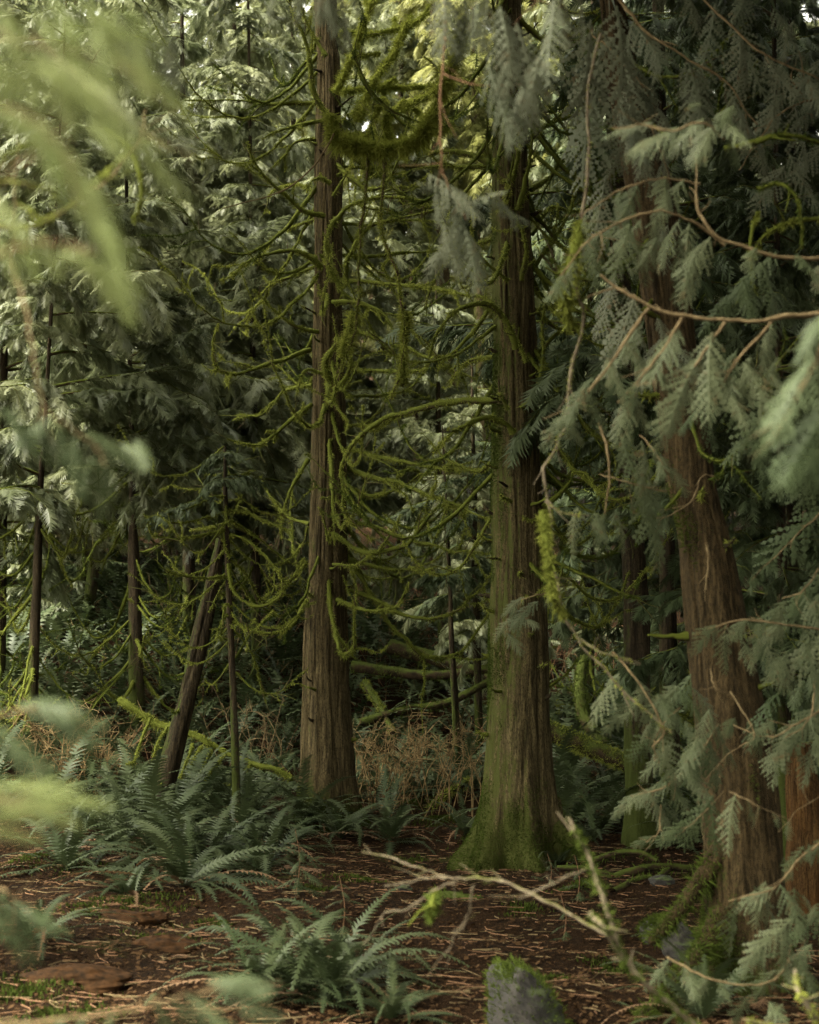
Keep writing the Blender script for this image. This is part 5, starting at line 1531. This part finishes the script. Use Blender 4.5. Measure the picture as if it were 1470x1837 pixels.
near_branch("tangle of dark sprays and looping twigs left of the leaning cedar", [[(1100, 1170), (1150, 1230), (1195, 1305), (1175, 1340), (1185, 1375)], [(1220, 1270), (1190, 1300), (1172, 1340)], [(1310, 1240), (1340, 1290), (1355, 1325), (1310, 1350), (1285, 1380)], [(1275, 1200), (1285, 1235), (1310, 1245)]], [], 7.0, "near", 2.8, M_TWIG, seed=43,
            auto=[([(1100, 1200), (1160, 1230), (1230, 1290), (1280, 1350)], 0, 1, 20, 90, 5, 30), ([(1120, 1240), (1190, 1320), (1250, 1380)], 0, 1, 18, 90, 0, 35), ([(1200, 1220), (1270, 1250), (1290, 1330)], 0, 1, 12, 85, 0, 35)])
near_branch("sprays drooping over the dark trunk behind the leaning cedar", [[(1250, 1370), (1190, 1410), (1130, 1430)], [(1185, 1445), (1182, 1490), (1160, 1510)]], [(1180, 1500, 1140, 1515), (1180, 1450, 1230, 1500), (1190, 1440, 1240, 1490), (1160, 1415, 1120, 1445)], 7.4, "near", 2.4, M_TWIG, seed=44,
            auto=[([(1270, 1360), (1200, 1400), (1125, 1430)], 0, 1, 18, 85, -15, 35)])
near_branch("frond of hanging sprays in front of the leaning cedar's lower trunk", [[(1490, 1500), (1430, 1540), (1390, 1590), (1310, 1620)], [(1310, 1420), (1360, 1445), (1420, 1475)]], [(1390, 1590, 1310, 1625)], 6.4, "near", 2.6, M_TWIG, seed=45,
            auto=[([(1320, 1615), (1370, 1580), (1420, 1590), (1480, 1640)], 0, 1, 18, 85, 10, 20), ([(1310, 1420), (1360, 1445), (1430, 1480)], 0, 1, 14, 70, 12, 20), ([(1490, 1500), (1430, 1520), (1400, 1540)], 0, 1, 12, 80, -5, 25)])
near_branch("looping thin twig and dark sprays at the leaning cedar's foot", [[(1195, 1718), (1250, 1745), (1310, 1760), (1370, 1758), (1410, 1730), (1425, 1690)]], [], 6.2, "near", 2.2, M_TWIG, seed=46,
            auto=[([(1195, 1718), (1250, 1745), (1310, 1760)], 0, 1, 10, 90, -8, 25), ([(1470, 1690), (1420, 1720), (1380, 1750)], 0, 1, 14, 95, -15, 25), ([(1340, 1790), (1400, 1800), (1460, 1790)], 0, 1, 12, 80, 0, 35), ([(1420, 1640), (1400, 1670), (1350, 1700)], 0, 1, 10, 80, -15, 20)])
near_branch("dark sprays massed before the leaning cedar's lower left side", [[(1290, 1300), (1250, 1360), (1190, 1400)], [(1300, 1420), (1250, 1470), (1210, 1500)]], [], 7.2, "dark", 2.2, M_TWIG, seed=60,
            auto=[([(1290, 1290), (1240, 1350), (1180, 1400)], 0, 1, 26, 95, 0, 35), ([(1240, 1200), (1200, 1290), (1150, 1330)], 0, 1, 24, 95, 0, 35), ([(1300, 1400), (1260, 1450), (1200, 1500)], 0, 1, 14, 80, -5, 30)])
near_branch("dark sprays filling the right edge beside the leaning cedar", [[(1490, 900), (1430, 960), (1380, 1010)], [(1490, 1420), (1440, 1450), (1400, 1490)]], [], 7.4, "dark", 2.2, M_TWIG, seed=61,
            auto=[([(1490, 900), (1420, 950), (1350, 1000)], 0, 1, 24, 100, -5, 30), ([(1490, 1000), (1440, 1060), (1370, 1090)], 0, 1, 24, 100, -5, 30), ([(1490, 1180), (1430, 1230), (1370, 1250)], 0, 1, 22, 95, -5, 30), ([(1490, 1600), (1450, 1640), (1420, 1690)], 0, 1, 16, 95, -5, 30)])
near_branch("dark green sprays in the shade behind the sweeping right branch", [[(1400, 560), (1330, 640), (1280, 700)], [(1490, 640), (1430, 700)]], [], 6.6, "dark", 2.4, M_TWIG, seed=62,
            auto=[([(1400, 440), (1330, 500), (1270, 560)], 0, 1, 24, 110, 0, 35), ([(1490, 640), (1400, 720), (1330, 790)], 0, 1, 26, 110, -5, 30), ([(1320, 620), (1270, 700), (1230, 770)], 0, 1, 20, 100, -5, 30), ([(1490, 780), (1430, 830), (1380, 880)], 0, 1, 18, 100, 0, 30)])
near_branch("yellow-mossy broken branch in the bottom right corner", [[(1490, 1860), (1440, 1790), (1425, 1740)], [(1340, 1830), (1400, 1850)]], [], 4.6, "near", 7, M_TWIG_LICHEN, moss=1.4, seed=47, hair=.8, name="lichen_branch")
# top centre
near_branch("grey sprays hanging in front of the thick cedar's top", [[(1000, 12), (950, -5), (880, -30)]], [(900, 10, 912, 150), (870, -10, 880, 95), (930, 40, 962, 215), (880, 110, 902, 265), (945, 130, 905, 250), (830, -20, 832, 110), (960, 100, 950, 240), (985, 0, 985, 130), (910, 130, 905, 210), (855, -10, 850, 80), (1010, -20, 1010, 90), (1040, -10, 1060, 100), (800, -30, 780, 90), (890, 20, 930, 130)], 4.8, "grey", 2.4, M_TWIG_RED, seed=48)
near_branch("thin reddish twig hanging above centre with flat sprays before the thick cedar", [[(794, -20), (796, 60), (788, 190), (784, 270), (800, 330), (840, 400)], [(795, 132), (850, 150), (960, 152)]], [(745, 325, 850, 345), (770, 310, 862, 375), (800, 335, 850, 430), (830, 400, 775, 490), (840, 410, 850, 520), (800, 400, 820, 500), (850, 350, 965, 385), (870, 330, 940, 400), (780, 340, 790, 400), (825, 395, 870, 480), (850, 360, 900, 330)], 5.2, "grey", 2.6, M_TWIG_RED, seed=49)
near_branch("blurred grey sprays hanging before the left cedar's top", [[(620, -40), (590, -20), (560, -30)]], [(590, -20, 600, 60), (570, -25, 575, 40), (610, -20, 622, 90), (630, -30, 650, 30), (545, -30, 540, 30), (500, -30, 470, 30)], 4.2, "grey", 2.4, M_TWIG, seed=50)
near_branch("small grey sprays on a thin twig before the thick cedar's lower trunk", [[(1000, 1060), (960, 1068), (920, 1085)]], [], 9.0, "near", 1.6, M_TWIG, seed=51,
            auto=[([(1000, 1060), (950, 1070), (890, 1090)], 0, 1, 12, 55, -10, 40), ([(970, 1080), (920, 1110), (900, 1150)], 0, 1, 10, 55, 0, 40)])
print("objects", len(bpy.data.objects))
